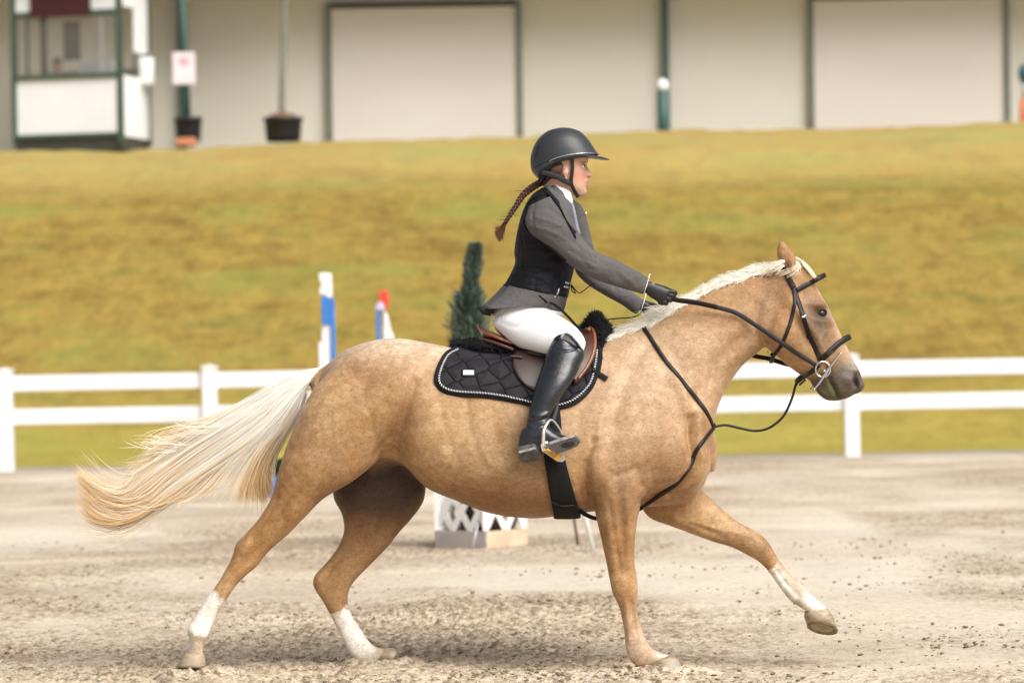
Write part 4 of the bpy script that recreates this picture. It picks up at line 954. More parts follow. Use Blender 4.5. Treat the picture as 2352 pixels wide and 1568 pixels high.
# ================================================================== TACK
LEA = simple('black_brown_leather', (.009, .0055, .0055), .48, var=.3, scale=30, bs=.15, bsc=150, spec=.35)
STL = simple('polished_steel', (.62, .62, .62), .18, .95, var=.04)
def coons(Lc, Rc, Tc, Bc, nu, nv):
    L_, R_, T_, B_ = (resample(cr(np.array(c, float), 8), n) for c, n in ((Lc, nv), (Rc, nv), (Tc, nu), (Bc, nu)))
    out = np.empty((nv, nu, 2))
    for j in range(nv):
        v = j/(nv-1)
        for i in range(nu):
            u = i/(nu-1)
            out[j, i] = (1-v)*T_[i]+v*B_[i]+(1-u)*L_[j]+u*R_[j]-((1-u)*(1-v)*T_[0]+u*(1-v)*T_[-1]+(1-u)*v*B_[0]+u*v*B_[-1])
    return out
def shell(t, grid, off, th, both=True, bridge=False, sm=3, dflt=-.05):
    nv, nu, _ = grid.shape
    P = np.empty((nv, nu, 3))
    for j in range(nv):
        for i in range(nu):
            p, n = hit(t, grid[j, i, 0], grid[j, i, 1], off, dflt); P[j, i] = p
    for _ in range(sm):
        Q = P.copy(); Q[1:-1, 1:-1] = P[1:-1, 1:-1]*.5+(P[:-2, 1:-1]+P[2:, 1:-1]+P[1:-1, :-2]+P[1:-1, 2:])*.125; P = Q
    du = np.gradient(P, axis=1); dv = np.gradient(P, axis=0); N = np.cross(du, dv); N /= np.linalg.norm(N, axis=2, keepdims=True)+1e-12
    N *= np.where((N[..., 1:2]) > 0, -1, 1)
    g = G()
    ed = np.ones((nv, nu)); ed[0] = ed[-1] = .35; ed[:, 0] = ed[:, -1] = .35
    def sheet(P, N):
        V = np.concatenate([(P+N*th*ed[..., None]).reshape(-1, 3), P.reshape(-1, 3)]); n = nv*nu; F = []
        for j in range(nv-1):
            for i in range(nu-1):
                a = j*nu+i; F += [(a, a+nu, a+nu+1, a+1), (n+a, n+a+1, n+a+nu+1, n+a+nu)]
        rim = [i for i in range(nu)]+[j*nu+nu-1 for j in range(1, nv)]+[(nv-1)*nu+i for i in range(nu-2, -1, -1)]+[j*nu for j in range(nv-2, 0, -1)]
        for k in range(len(rim)): a, b = rim[k], rim[(k+1) % len(rim)]; F.append((a, b, b+n, a+n))
        g.add(V, F)
    sheet(P, N)
    if both:
        mir = np.array([1, -1, 1.0]); sheet(P*mir, N*mir)
        if bridge:
            top = P[0]+N[0]*th*.3; n = nu; mid = top.copy(); mid[:, 1] = 0; mid[:, 2] += .022
            V = np.concatenate([top, mid, top*mir]); V = np.concatenate([V, V-[0, 0, .012]])
            F = [(k*n+i, k*n+i+1, (k+1)*n+i+1, (k+1)*n+i) for k in (0, 1, 3, 4) for i in range(n-1)]
            g.add(V, F)
    return g.me()
def rope(path, r, mats, parent, name='piping', pitch=.012):
    P = resample(path, int(np.linalg.norm(np.diff(path, axis=0), axis=1).sum()/.0016)); T = np.gradient(P, axis=0); T /= np.linalg.norm(T, axis=1)[:, None]
    A = np.cross(T, [0, 1, 0]); A /= np.linalg.norm(A, axis=1)[:, None]+1e-9; B = np.cross(T, A)
    s = np.arange(len(P))*.0016/pitch*2*PI
    for k, m in enumerate(mats):
        Q = P+(A*np.cos(s+k*PI)[:, None]+B*np.sin(s+k*PI)[:, None])*r*.8
        link(name, G().add(*tube(Q, r, 5)).me(), m, parent)
blackcloth = simple('black_cotton', (.012, .012, .014), .85, var=.2, scale=40, spec=.2)
FLUFF = simple('black_sheepskin', (.008, .008, .009), .95, var=.3, scale=60, spec=.15)
def build_pad():
    Lc = [(1049, 797), (1027, 810), (1010, 835), (1001, 860), (1001, 878), (1010, 893)]
    Bc = [(1010, 893), (1030, 903), (1060, 908), (1122, 912), (1194, 924), (1230, 933), (1284, 937), (1320, 926), (1348, 904)]
    Rc = [(1388, 768), (1382, 800), (1376, 838), (1366, 878), (1348, 904)]
    Tc = [(1049, 804), (1100, 806), (1200, 804), (1300, 790), (1350, 780), (1388, 774)]
    me = shell(HB, coons(Lc, Rc, Tc, Bc, 60, 26), .004, .013, bridge=True)
    m = M_('quilted_black_cloth', (.017, .016, .019), .75, spec=.25)
    v = m.nd('ShaderNodeTexVoronoi', feature='DISTANCE_TO_EDGE'); v.inputs['Scale'].default_value = 13; v.inputs['Randomness'].default_value = .35
    m.ln(m.mapping((1, .6, 1.25), (0, .5, 0)), v.inputs['Vector'])
    r = m.ramp(v.outputs['Distance'], [(.0, (0, 0, 0)), (.07, (.55, .55, .55)), (.35, (1, 1, 1))]); m.bump(r, 1.0, .016); m.bump(m.noise(170, 2), .2, .001)
    m.color(m.ramp(m.noise(9, 3), [(.3, (.013, .012, .015)), (.7, (.024, .022, .026))]))
    o = tag(link('saddle_pad', me, m.m), 'black quilted saddle pad with black and white rope edging under the saddle', 'saddle pad')
    PB = bvh(HORSE, o)
    edge = [(1052, 803), (1030, 815), (1017, 838), (1009, 862), (1009, 877), (1017, 888), (1034, 896), (1062, 900), (1122, 904), (1194, 916), (1230, 925), (1282, 929), (1316, 918), (1342, 897), (1358, 874), (1367, 838), (1372, 805)]
    P, N = drape(PB, edge, 6, .003, step=3, sm=4)
    white = simple('white_cord', (.85, .85, .86), .6)
    rope(P, .0026, (white, blackcloth), o)
    edge2 = [(1048, 799), (1025, 811), (1010, 836), (1002, 860), (1002, 878), (1011, 893), (1030, 903), (1060, 907), (1122, 911), (1194, 923), (1230, 932), (1284, 936), (1320, 925), (1347, 903), (1364, 878), (1375, 838), (1381, 800)]
    P, N = drape(PB, edge2, 6, .000, step=3, sm=4)
    link('binding', G().add(*tube(P, .008, 8)).me(), blackcloth, o)
    P, N = drape(PB, [(1060, 857), (1092, 857)], 6, .002, step=3); link('label_backing', G().add(*band(P, N, .018, .002)).me(), LEA, o)
    P, N = drape(PB, [(1064, 857), (1088, 857)], 6, .0052, step=3); link('label', G().add(*band(P, N, .0115, .0015)).me(), white, o, False)
    # dangling tab
    P, N = drape(PB, [(1362, 852), (1378, 862), (1394, 872)], 6, .006, step=3, dflt=-.2); link('tab', G().add(*band(P, N, .011, .004)).me(), blackcloth, o)
    P, N = drape(PB, [(1376, 800), (1378, 830), (1372, 862)], 6, .006, step=3, dflt=-.15); link('tab', G().add(*band(P, N, .009, .004)).me(), blackcloth, o)
    return o
PAD = build_pad(); PB = bvh(HORSE, PAD)
def fluffy(me, amp, s=28):
    V, N = getV(me); setV(me, V+N*(amp*n3(V, s, 60)+amp*.6*n3(V, s*2.6, 61))[:, None]); return me
def fur(me, n, ln, name, parent, c0, c1, r=.0008):
    V, N = getV(me); i = rng.integers(0, len(V), n); d = N[i]+rng.normal(size=(n, 3))*.45+np.array([0, 0, -.2]); d /= np.linalg.norm(d, axis=1)[:, None]
    t = np.linspace(0, 1, 4); L = ln*(.5+rng.random(n))
    P = V[i][:, None]+d[:, None]*t[None, :, None]*L[:, None, None]+(rng.normal(size=(n, 1, 3))*.3*ln)*(t**2)[None, :, None]
    m = hairmat(name+'_fibres', .8); return strands(P, np.full(n, r), name, m, parent, c0, c1, .2)
def build_halfpad():
    L = [loft([(1064, 782, 1066, 800, .10, 0), (1090, 780, 1092, 806, .145, 0), (1130, 784, 1132, 812, .165, 0), (1180, 792, 1180, 818, .165, 0), (1260, 788, 1260, 818, .15, 0), (1330, 765, 1330, 812, .12, 0), (1365, 742, 1368, 800, .10, 0), (1380, 748, 1384, 785, .09, 0)], n=26),
         loft([(1343, 738, 1350, 765, .05, 0), (1362, 716, 1366, 770, .085, 0), (1380, 722, 1384, 770, .075, 0), (1388, 738, 1388, 760, .05, 0)], n=24),
         loft([(1376, 745, 1394, 752, .03, -.06), (1374, 775, 1391, 776, .03, -.09), (1370, 800, 1385, 800, .02, -.11)], n=16)]
    me = fuse(L, .007, 5); fluffy(me, .004)
    o = tag(link('half_pad', me, FLUFF), 'fluffy black sheepskin half pad rolled around the edge of the saddle', 'saddle pad')
    fur(me, 9000, .011, 'fleece', o, (.010, .010, .011), (.03, .03, .032))
build_halfpad()
def build_saddle():
    brown = M_('brown_saddle_leather', rough=.34, spec=.5); n = brown.noise(5, 4)
    brown.color(brown.ramp(n, [(.3, (.055, .020, .013)), (.7, (.085, .030, .018))])); brown.bump(brown.noise(160, 3), .12, .002)
    tan = M_('worn_tan_leather', rough=.3); tan.color(tan.ramp(tan.noise(9, 4), [(.3, (.20, .07, .03)), (.7, (.32, .13, .07))]))
    flapm = M_('dark_flap_leather', rough=.42); flapm.color(flapm.ramp(flapm.noise(6, 5), [(.3, (.035, .020, .018)), (.7, (.060, .032, .028))])); flapm.bump(flapm.noise(180, 3), .15, .002)
    s = empty('saddle', tuple(at(1250, 790, 0)), label='dark brown leather jumping saddle under the rider', cat='saddle')
    seat = fuse([loft([(1104, 749, 1106, 768, .05, 0), (1112, 753, 1112, 779, .105, 0), (1135, 763, 1135, 783, .15, 0), (1170, 778, 1170, 795, .165, 0), (1215, 788, 1215, 805, .15, 0), (1265, 788, 1265, 805, .12, 0), (1310, 775, 1310, 800, .095, 0), (1340, 757, 1342, 790, .07, 0), (1356, 752, 1358, 775, .045, 0)], n=30)], .006, 6)
    link('seat', seat, tan.m, s)
    def two(name, me, m):
        link(name, me, m, s); c = me.copy(); c.transform(Matrix.Scale(-1, 4, (0, 1, 0))); c.flip_normals(); o = link(name, c, None, s)
    P = cr([at(1104, 780, -.08), at(1115, 781, -.135), at(1145, 790, -.165), at(1180, 803, -.175)], 8); Pm = P*np.array([1, -1, 1]); 
    link('cantle_welt', G().add(*tube(np.concatenate([P[::-1], cr([at(1103, 778, -.08), at(1101, 777, 0), at(1103, 778, .08)], 6)[1:-1], Pm]), .007, 8)).me(), brown.m, s)
    FB = bvh(HORSE, PAD)
    # rear part of the flap and the knee block flap in front
    g1 = coons([(1192, 800), (1180, 815), (1178, 842), (1190, 869), (1209, 889)], [(1330, 790), (1335, 820), (1325, 850), (1300, 890), (1270, 915)], [(1192, 800), (1240, 806), (1290, 800), (1330, 790)], [(1209, 889), (1225, 897), (1245, 906), (1270, 915)], 30, 18)
    two('flap', shell(FB, g1, .008, .006, both=False, dflt=-.12), flapm.m)
    g2 = coons([(1318, 800), (1312, 830), (1310, 860), (1316, 884)], [(1356, 756), (1370, 780), (1368, 815), (1352, 850), (1326, 882)], [(1318, 800), (1330, 770), (1345, 752), (1356, 756)], [(1316, 884), (1320, 885), (1326, 882)], 20, 24)
    two('knee_flap', shell(FB, g2, .018, .018, both=False, dflt=-.10), brown.m)
    FB2 = bvh(HORSE, PAD)
    P, N = drape(FB2, [(1352, 758), (1366, 780), (1364, 814), (1349, 847), (1324, 878)], 6, .036, step=4, dflt=-.13, sm=6); link('knee_roll', G().add(*tube(P, .007, 8)).me(), tan.m, s)
    P, N = drape(FB2, [(1172, 826), (1200, 828)], 6, .02, step=4); link('keeper', G().add(*band(P, N, .006, .004)).me(), flapm.m, s)
    P, N = drape(FB2, [(1215, 815), (1250, 820), (1285, 815)], 6, .02, step=4); link('skirt', G().add(*band(P, N, .016, .005)).me(), flapm.m, s)
    # girth
    P, N = drape(HB, [(1262, 900), (1266, 960), (1271, 1040), (1283, 1100), (1297, 1160), (1303, 1180)], 8, .004, step=6, dflt=-.1, sm=5)
    k = np.linspace(0, 1, len(P)); mir = np.array([1, -1, 1.0])
    bot = np.array([P[-1]*np.array([1, q, 1])+np.array([0, 0, -.008*(1-q*q)]) for q in (.66, .33, 0, -.33, -.66)]); bn = np.array([[0, .0, -1.0]]*5)
    PP = np.concatenate([P, bot, (P*mir)[::-1]]); NN = np.concatenate([N, bn, (N*mir)[::-1]])
    w = np.interp(np.linspace(0, 1, len(PP)), [0, .30, .42, .5, .58, .70, 1], [.036, .044, .052, .058, .052, .044, .036])
    go = link('girth', G().add(*band(PP, NN, w, .013)).me(), simple('girth_webbing', (.008, .008, .009), .8, var=.5, scale=90, spec=.25), s)
    P, N = drape(bvh(HORSE, go), [(1268, 1150), (1290, 1160), (1322, 1158), (1332, 1172)], 6, .004, step=4, dflt=-.15); link('girth_seam', G().add(*tube(P, .004, 6)).me(), LEA, go)
    # stirrup leather and iron (near and far)
    for sgn in (-1, 1):
        y = lambda v: v*(-sgn)
        Pp = cr([at(1262, 820, -.23), at(1275, 880, -.30), at(1278, 930, -.345), at(1270, 966, -.372)], 8)
        if sgn > 0: Pp = Pp*mir
        link('stirrup_leather', G().add(*band(Pp, np.tile([0, -1.0*(-sgn)*-1, 0], (len(Pp), 1)) if False else np.tile([0, sgn*1.0, 0], (len(Pp), 1)), .011, .005)).me(), LEA, s)
        arch = cr([at(1247, 1026, -.468), at(1248, 1005, -.465), at(1250, 985, -.458), at(1265, 964, -.42), at(1281, 980, -.385), at(1291, 1003, -.362), at(1295, 1046, -.36)], 6)
        rr = np.interp(np.linspace(0, 1, len(arch)), [0, .22, .5, .75, 1], [.0082, .008, .0050, .0060, .006])
        if sgn > 0: arch = arch*mir
        si = link('stirrup', G().add(*tube(arch, rr, 10)).me(), simple('satin_steel', (.60, .57, .50), .34, .6, var=.1), s)
        def plate(name, poly, ys, dy, dz, m):
            q = np.array([at(x, y, Y) for (x, y), Y in zip(poly, ys)]); B = q+np.array([0, dy, dz]); n = len(poly)
            if sgn > 0: q = q*mir; B = B*mir
            link(name, G().add(np.vstack([q, B]), [tuple(range(n)), tuple(range(2*n-1, n-1, -1))]+[(i, n+i, n+(i+1) % n, (i+1) % n) for i in range(n)]).me(bevel=.0015), m, si, False)
        plate('tread', [(1242, 1024), (1247, 1018), (1259, 1018), (1297, 1042), (1298, 1056), (1292, 1061), (1280, 1060), (1245, 1036)], [-.478, -.475, -.462, -.372, -.372, -.380, -.398, -.476], .010, .010, simple('tread_steel', (.55, .52, .46), .4, .5))
        plate('tread_pad', [(1249, 1034), (1259, 1032), (1290, 1047), (1285, 1057), (1275, 1057)], [-.474, -.470, -.398, -.402, -.417], .005, .006, simple('amber_rubber', (.60, .34, .06), .5))
        plate('tread_pad', [(1260, 1038), (1266, 1036), (1281, 1046), (1276, 1050)], [-.464, -.459, -.426, -.432], .005, .006, simple('dark_rubber', (.25, .13, .03), .6))
    return s
SAD = build_saddle()
def build_bridle():
    b = empty('bridle', tuple(at(1830, 700, 0)), label='dark leather bridle with padded noseband and browband on the horse head', cat='bridle')
    mir = np.array([1, -1, 1.0])
    def strap(name, pts, w, th=.0035, off=.002, over=None, n=8, sm=4, both=True, m=LEA, dflt=-.08):
        P, N = drape(HB, pts, n, off, step=4, dflt=dflt, sm=sm)
        if both and over is None:
            link(name, G().add(*band(P, N, w, th)).me(), m, b); return link(name, G().add(*band(P*mir, -N*[-1, 1, -1], w, th)).me(), m, b)
        if both:
            c = np.array(over(P[-1])); q = [(P[-1]*(1-t)+P[-1]*mir*t)+c*math.sin(PI*t) for t in (.2, .4, .5, .6, .8)]
            nn = [c/np.linalg.norm(c)]*5; P = np.concatenate([P, q, (P*mir)[::-1]]); N = np.concatenate([N, nn, (N*mir)[::-1]])
            for _ in range(3): P[1:-1] = P[1:-1]*.6+(P[:-2]+P[2:])*.2; N[1:-1] = N[1:-1]*.5+(N[:-2]+N[2:])*.25
        return link(name, G().add(*band(P, N, w, th)).me(), m, b)
    strap('headpiece', [(1823, 662), (1812, 640), (1801, 622), (1800, 610)], .012, .004, over=lambda p: (-.004, 0, .035))
    strap('cheekpiece', [(1822, 660), (1834, 695), (1844, 724), (1861, 773), (1873, 800), (1884, 826)], .010, .004)
    strap('throatlatch', [(1822, 662), (1826, 690), (1823, 712), (1814, 745), (1799, 784), (1786, 806), (1776, 815)], .0075, .004, over=lambda p: (-.004, 0, -.035))
    strap('browband', [(1828, 668), (1842, 659), (1861, 650), (1876, 642)], .010, .006, over=lambda p: (.045, 0, .022))
    strap('noseband', [(1886, 826), (1900, 812), (1917, 796), (1930, 784)], .012, .007, over=lambda p: (.045, 0, .020))
    strap('noseband', [(1882, 836), (1872, 847), (1856, 858), (1845, 865)], .0095, .005, over=lambda p: (-.025, 0, -.025))
    strap('flash_strap', [(1896, 818), (1904, 812), (1912, 806)], .005, .0095)
    P, N = drape(HB, [(1845, 726), (1846.5, 729)], 4, .006); link('buckle', G().add(*band(P, N, .012, .002)).me(), STL, b)
    P, N = drape(HB, [(1859, 768), (1863, 776)], 4, .006); link('keeper', G().add(*band(P, N, .012, .004)).me(), LEA, b)
    # bit
    p0, _ = hit(HB, 1888, 848); yb = p0[1]-.012
    for s in (1, -1):
        c = at(1890, 848, yb); ring = np.array([c+np.array([math.cos(t)*.031, 0.003*math.sin(2*t), math.sin(t)*.033]) for t in np.linspace(0, 2*PI, 40)])
        g = G().add(*tube(ring, .0030, 8, False))
        bar = [at(1930, 812, yb-.004), at(1912, 835, yb-.006), at(1897, 856, yb-.004), at(1884, 876, yb-.006), at(1870, 894, yb-.008)]
        bar = cr(bar, 8); rr = np.interp(np.linspace(0, 1, len(bar)), [0, .25, .5, .62, 1], [.0036, .0048, .0078, .0062, .0036])
        if s < 0: ring = ring*mir; bar = bar*mir; 
        link('bit_ring', G().add(*tube(ring, .0040, 8, False)).me(), STL, b)
        link('bit_cheek', G().add(*tube(bar, rr, 10)).me(), STL, b)
        for e in (0, -1): link('bit_tip', G().add(*ellip(bar[e], (.006, .006, .006), nu=10, nv=8)).me(), STL, b)
    c = at(1893, 852, yb); link('mouthpiece', G().add(*tube(np.array([c, c*[1, 0, 1]+[.004, 0, .004], c*mir]), .006, 8)).me(), STL, b)
    P, N = drape(HB, [(1763, 806), (1765, 814), (1772, 818)], 6, .004, dflt=-.02); link('buckle', G().add(*tube(P, .0028, 8)).me(), STL, b)
    # reins: near one braided towards the hand
    def path(pts, off=.008):
        Q = cr(np.array(pts, float), 14); Q = resample(Q, 90); P = []
        for x, y, Y in Q:
            p, n = hit(HB, x, y, off); d = at(x, y, Y)
            P.append(p if (p is not None and p[1] < Y) else d)
        P = np.array(P)
        for _ in range(10): P[1:-1] = P[1:-1]*.5+(P[:-2]+P[2:])*.25
        return P
    P = path([(1540, 686, -.115), (1560, 690, -.115), (1600, 695, -.115), (1648, 706, -.12), (1692, 719, -.12), (1736, 747, -.11), (1792, 783, -.10), (1836, 814, -.09), (1873, 838, -.083)])
    N = np.tile([0, -1.0, .15], (len(P), 1))
    rn = link('rein', G().add(*band(P, N, .0095, .0035)).me(), LEA, b)
    k = np.argmin(np.abs(proj(P)[0]-1650)); Q = resample(P[:k], 260); sft = np.arange(260)*.42
    for ph in (0, PI):
        R_ = Q+np.stack([0*sft, -.004-.0035*np.cos(sft+ph), .0085*np.sin(sft+ph)], 1); link('braid', G().add(*tube(R_, .0032, 6)).me(), LEA, rn)
    P2 = [at(x, y, Y) for x, y, Y in [(1490, 716, .11), (1560, 706, .12), (1640, 720, .14), (1700, 792, .15), (1723, 814, .14), (1767, 824, .12), (1811, 837, .10), (1868, 846, .085)]]
    P2 = cr(P2, 12); link('rein', G().add(*band(P2, np.tile([0, -1.0, .1], (len(P2), 1)), .0095, .0035)).me(), LEA, b)
    # martingale fork to the noseband
    m = [at(x, y, Y) for x, y, Y in [(1640, 980, -.06), (1667, 976, -.03), (1704, 984, -.01), (1736, 989, 0), (1767, 982, 0), (1798, 957, 0), (1817, 920, 0), (1826, 889, 0), (1832, 872, -.01), (1838, 866, -.02)]]
    b2 = empty('breastplate', tuple(at(1620, 940, 0)), label='thin dark leather breastplate crossing the horse shoulder with a strap up to the noseband', cat='harness')
    link('martingale_strap', G().add(*band(cr(m, 10), np.tile([0, -1.0, .05], (len(cr(m, 10)), 1)), .0052, .004)).me(), LEA, b2)
    link('strap_loop', G().add(*tube([at(1826, 889, .0), at(1834, 876, -.02), at(1846, 868, -.035), at(1850, 872, -.03), at(1836, 884, -.01)], .004, 8)).me(), LEA, b2)
    m2 = [(1478, 752), (1490, 770), (1527, 826), (1555, 860), (1580, 892), (1600, 916), (1617, 939), (1630, 962), (1637, 980)]
    P, N = drape(HB, m2, 8, .002, step=4, dflt=-.05, sm=5); link('shoulder_strap', G().add(*band(P, N, .0085, .0055)).me(), LEA, b2); link('shoulder_strap', G().add(*band(P*mir, N*mir, .0085, .0055)).me(), LEA, b2)
    link('ring', G().add(*tube([at(1636, 978, -.068)+np.array([.012*math.cos(t), 0, .014*math.sin(t)]) for t in np.linspace(0, 2*PI, 20)], .004, 8, False)).me(), LEA, b2)
    m3 = [(1638, 982), (1629, 992), (1601, 1032), (1583, 1073), (1553, 1110), (1516, 1136), (1475, 1163)]
    P, N = drape(HB, m3, 8, .003, step=4, dflt=-.05, sm=6); link('chest_strap', G().add(*band(P, N, .0085, .006)).me(), LEA, b2)
    e = [P[-1], at(1440, 1178, -.06), at(1400, 1189, -.09), at(1369, 1189, -.12), at(1345, 1180, -.13), at(1322, 1164, -.14)]
    link('girth_strap', G().add(*band(cr(e, 8), np.tile([0, -.6, -.6], (len(cr(e, 8)), 1)), .010, .007)).me(), blackcloth, b2)
    # neck strap cord to the front of the saddle
    P = [at(1388, 734, -.02), at(1420, 731, .0), at(1455, 728, .05), at(1478, 716, .09)]
    link('grab_cord', G().add(*tube(cr(P, 8), .003, 8)).me(), LEA, b2)
    return b
build_bridle()
# ================================================================== RIDER
def build_rider():
    skin = M_('skin', rough=.5, spec=.4, Subsurface_Weight=.12, Subsurface_Scale=.02); skin.b.inputs['Subsurface Radius'].default_value = (1, .35, .2); skin.color(skin.attr()); skin.bump(skin.noise(160, 3), .08, .001)
    L = []; A = lambda s, **k: L.append(loft(s, **k))
    # head
    A([(1258, 312, 1330, 314, .055, 0), (1236, 340, 1348, 344, .074, 0), (1234, 368, 1350, 366, .076, 0), (1238, 386, 1346, 384, .073, 0), (1246, 402, 1345, 402, .070, 0), (1262, 420, 1345, 418, .062, 0), (1282, 436, 1345, 434, .050, 0), (1306, 446, 1341, 444, .034, 0)], n=34, p=2.15, dome=.7)
    A([(1336, 376, 1347, 377, .007, 0), (1338, 388, 1353, 390, .009, 0), (1340, 398, 1361.5, 400, .0135, 0), (1340, 404, 1359, 406, .0145, 0), (1338, 409, 1350, 410, .009, 0)], n=14, dome=.3)
    A([(1335, 411, 1351, 413, .018, 0), (1335, 416, 1354.5, 417, .022, 0), (1335, 420, 1350, 420, .023, 0), (1335, 424, 1353.5, 424.5, .021, 0), (1335, 429, 1347, 430, .018, 0)], n=16, dome=.3)
    A([(1318, 434, 1346, 434, .024, 0), (1318, 441, 1348, 441, .023, 0), (1318, 448, 1342, 448, .016, 0)], n=16, dome=.5)
    A([(1330, 364, 1351, 364, .050, 0), (1334, 371, 1351, 371, .045, 0)], n=16, dome=.4)
    A([(1296, 388, 1304, 389, .008, -.079), (1291, 396, 1305, 397, .009, -.081), (1294, 404, 1303, 405, .007, -.078), (1298, 410, 1302, 410, .005, -.076)], n=12, dome=.4)
    A([(1296, 388, 1304, 389, .008, .079), (1291, 396, 1305, 397, .009, .081), (1298, 410, 1302, 410, .005, .076)], n=12, dome=.4)
    A([(1250, 400, 1318, 425, .054, 0), (1248, 428, 1312, 446, .054, 0), (1242, 456, 1310, 476, .062, 0)], n=24)
    # trunk, arms, legs under the clothes
    A([(1240, 452, 1308, 474, .09, 0), (1225, 475, 1318, 500, .14, 0), (1206, 520, 1325, 540, .14, 0), (1196, 590, 1312, 605, .11, 0), (1172, 650, 1298, 680, .13, 0), (1140, 720, 1290, 725, .155, 0), (1150, 765, 1270, 765, .13, 0)], n=26)
    arms = [([(1270, 470, 1225, 490, .035, -.13), (1296, 510, 1240, 535, .042, -.18), (1350, 575, 1310, 600, .036, -.195), (1440, 622, 1420, 648, .029, -.165), (1488, 648, 1478, 668, .024, -.125)], -1),
            ([(1300, 475, 1245, 490, .035, .13), (1345, 530, 1290, 548, .042, .18), (1365, 600, 1328, 612, .036, .2), (1430, 668, 1415, 684, .029, .15), (1482, 700, 1470, 712, .024, .11)], 1)]
    for s, _ in arms: A(s, n=18)
    # gloved fists: palm, four fingers, thumb
    def hand(ox, oy, y0, sg, grow):
        H = [loft([(1484+ox, 646+oy, 1480+ox, 668+oy, .017, y0), (1500+ox, 650+oy, 1492+ox, 680+oy, .020, y0-sg*0), (1522+ox, 657+oy, 1508+ox, 690+oy, .020, y0), (1538+ox, 665+oy, 1518+ox, 693+oy, .017, y0)], n=18, grow=grow)]
        for k, (x, y) in enumerate([(1537, 667), (1533, 675), (1527, 683), (1519, 690)]):
            r = (.0098, .0102, .0098, .0088)[k]+grow*.6; x += ox; y += oy; ln = (1, 1.05, .98, .85)[k]
            pts = [at(x-8, y, y0), at(x+11*ln, y+4, y0), at(x+13*ln, y+7, y0-sg*.022), at(x+1, y+6, y0-sg*.036), at(x-7, y+5, y0-sg*.034)]
            H.append(tube(cr(pts, 5), np.linspace(r, r*.82, 21), 10))
        pts = [at(1500+ox, 660+oy, y0-sg*.018), at(1518+ox, 661+oy, y0-sg*.030), at(1534+ox, 666+oy, y0-sg*.032), at(1546+ox, 672+oy, y0-sg*.026)]
        H.append(tube(cr(pts, 5), np.linspace(.0125, .0095, 16)+grow*.5, 10))
        return H
    L += hand(0, 0, -.125, -1, 0); L += hand(-8, 44, .105, 1, 0)
    leg = [(1190, 712, 1165, 775, .075, -.085), (1240, 722, 1208, 795, .075, -.155), (1300, 745, 1262, 803, .062, -.215), (1330, 775, 1290, 806, .050, -.245), (1318, 840, 1256, 842, .046, -.295), (1285, 900, 1232, 905, .044, -.345), (1252, 960, 1218, 965, .034, -.385), (1242, 1000, 1208, 1005, .034, -.40)]
    for s in (1, -1): A([(a, b, c, d, e, f*s) for a, b, c, d, e, f in leg], n=20)
    for s in (1, -1): A([(1208, 1000, 1205, 1035, .03, -.40*s), (1245, 990, 1240, 1030, .034, -.40*s), (1290, 1008, 1285, 1028, .034, -.41*s), (1315, 1010, 1313, 1022, .022, -.41*s)], n=16)
    me = fuse(L, .0045, 3)
    relief(me, [(1341, 381, 5, 4, 0, -.0055), (1331, 395, 12, 9, 0, .0030), (1347, 409, 4, 2, 0, -.002), (1325, 428, 14, 8, 0, .002)])
    V, N = getV(me); px, py = proj(V); col = np.tile([.60, .36, .26], (len(V), 1))
    def mx(w, c): nonlocal col; w = np.clip(w, 0, 1)[:, None]; col = col*(1-w)+np.array(c)*w
    mx(.55*gauss(px, py, 1328, 403, 13, 11), (.66, .27, .21)); mx(.85*gauss(px, py, 1351, 416, 4, 2.6), (.48, .15, .13)); mx(.85*gauss(px, py, 1350, 424, 4, 2.8), (.50, .17, .15)); mx(.6*gauss(px, py, 1348, 420, 5, .9), (.25, .08, .07))
    mx(.75*gauss(px, py, 1340, 373, 6, 1.5, -8)*(np.abs(V[:, 1]) > .012), (.10, .05, .03)); mx(.4*gauss(px, py, 1355, 404, 6, 5), (.62, .28, .22)); mx(.5*gauss(px, py, 1341, 381, 5, 3), (.36, .18, .14))
    mx(.9*gauss(px, py, 1353, 407, 1.8, 1.2), (.18, .07, .05))
    setcol(me, col)
    rd = tag(link('person', me, skin.m), 'rider in black helmet, grey coat, black vest and white breeches sitting on the horse', 'person')
    # eyes
    ew = M_('eye_white', (.70, .66, .62), .2); iris = M_('iris', (.03, .018, .01), .1)
    for s in (-1, 1):
        c = at(1336.5, 381.5, s*.031)
        e = link('eye', G().add(*ellip(c, (.0125, .0115, .0115))).me(), ew.m, rd)
        ci = c+np.array([.0108, s*.0035, 0]); link('iris', G().add(*ellip(ci, (.0035, .0048, .0052), nu=14, nv=8)).me(), iris.m, e)
        lash = [c+np.array([.0125*math.cos(a)*1.06, s*.0125*math.sin(a), .0045]) for a in np.linspace(-.2, 1.35, 10)]
        link('eyelash', G().add(*tube(lash, .0013, 6)).me(), iris.m, e)
    # ---- hair
    hm = hairmat('brown_hair', .4)
    hb = M_('brown_hair_mass', (.05, .022, .012), .5); hb.color(hb.ramp(hb.noise(60, 3, .6, (.3, 1, 1)), [(.3, (.035, .013, .008)), (.7, (.12, .048, .024))])); hb.bump(hb.noise(120, 2, .6, (.2, 1, 1)), .5, .003)
    cap = fuse([loft([(1246, 360, 1316, 364, .078, 0), (1244, 378, 1308, 378, .080, 0), (1246, 392, 1297, 388, .078, 0), (1248, 406, 1286, 402, .070, 0), (1246, 418, 1266, 416, .045, 0)], n=26),
                loft([(1264, 384, 1296, 380, .012, -.076), (1262, 396, 1291, 396, .012, -.078), (1262, 408, 1283, 410, .010, -.070)], n=14), loft([(1264, 384, 1296, 380, .012, .076), (1262, 396, 1291, 396, .012, .078), (1262, 408, 1283, 410, .010, .070)], n=14)], .005, 4)
    hair = link('hair', cap, hb.m, rd)
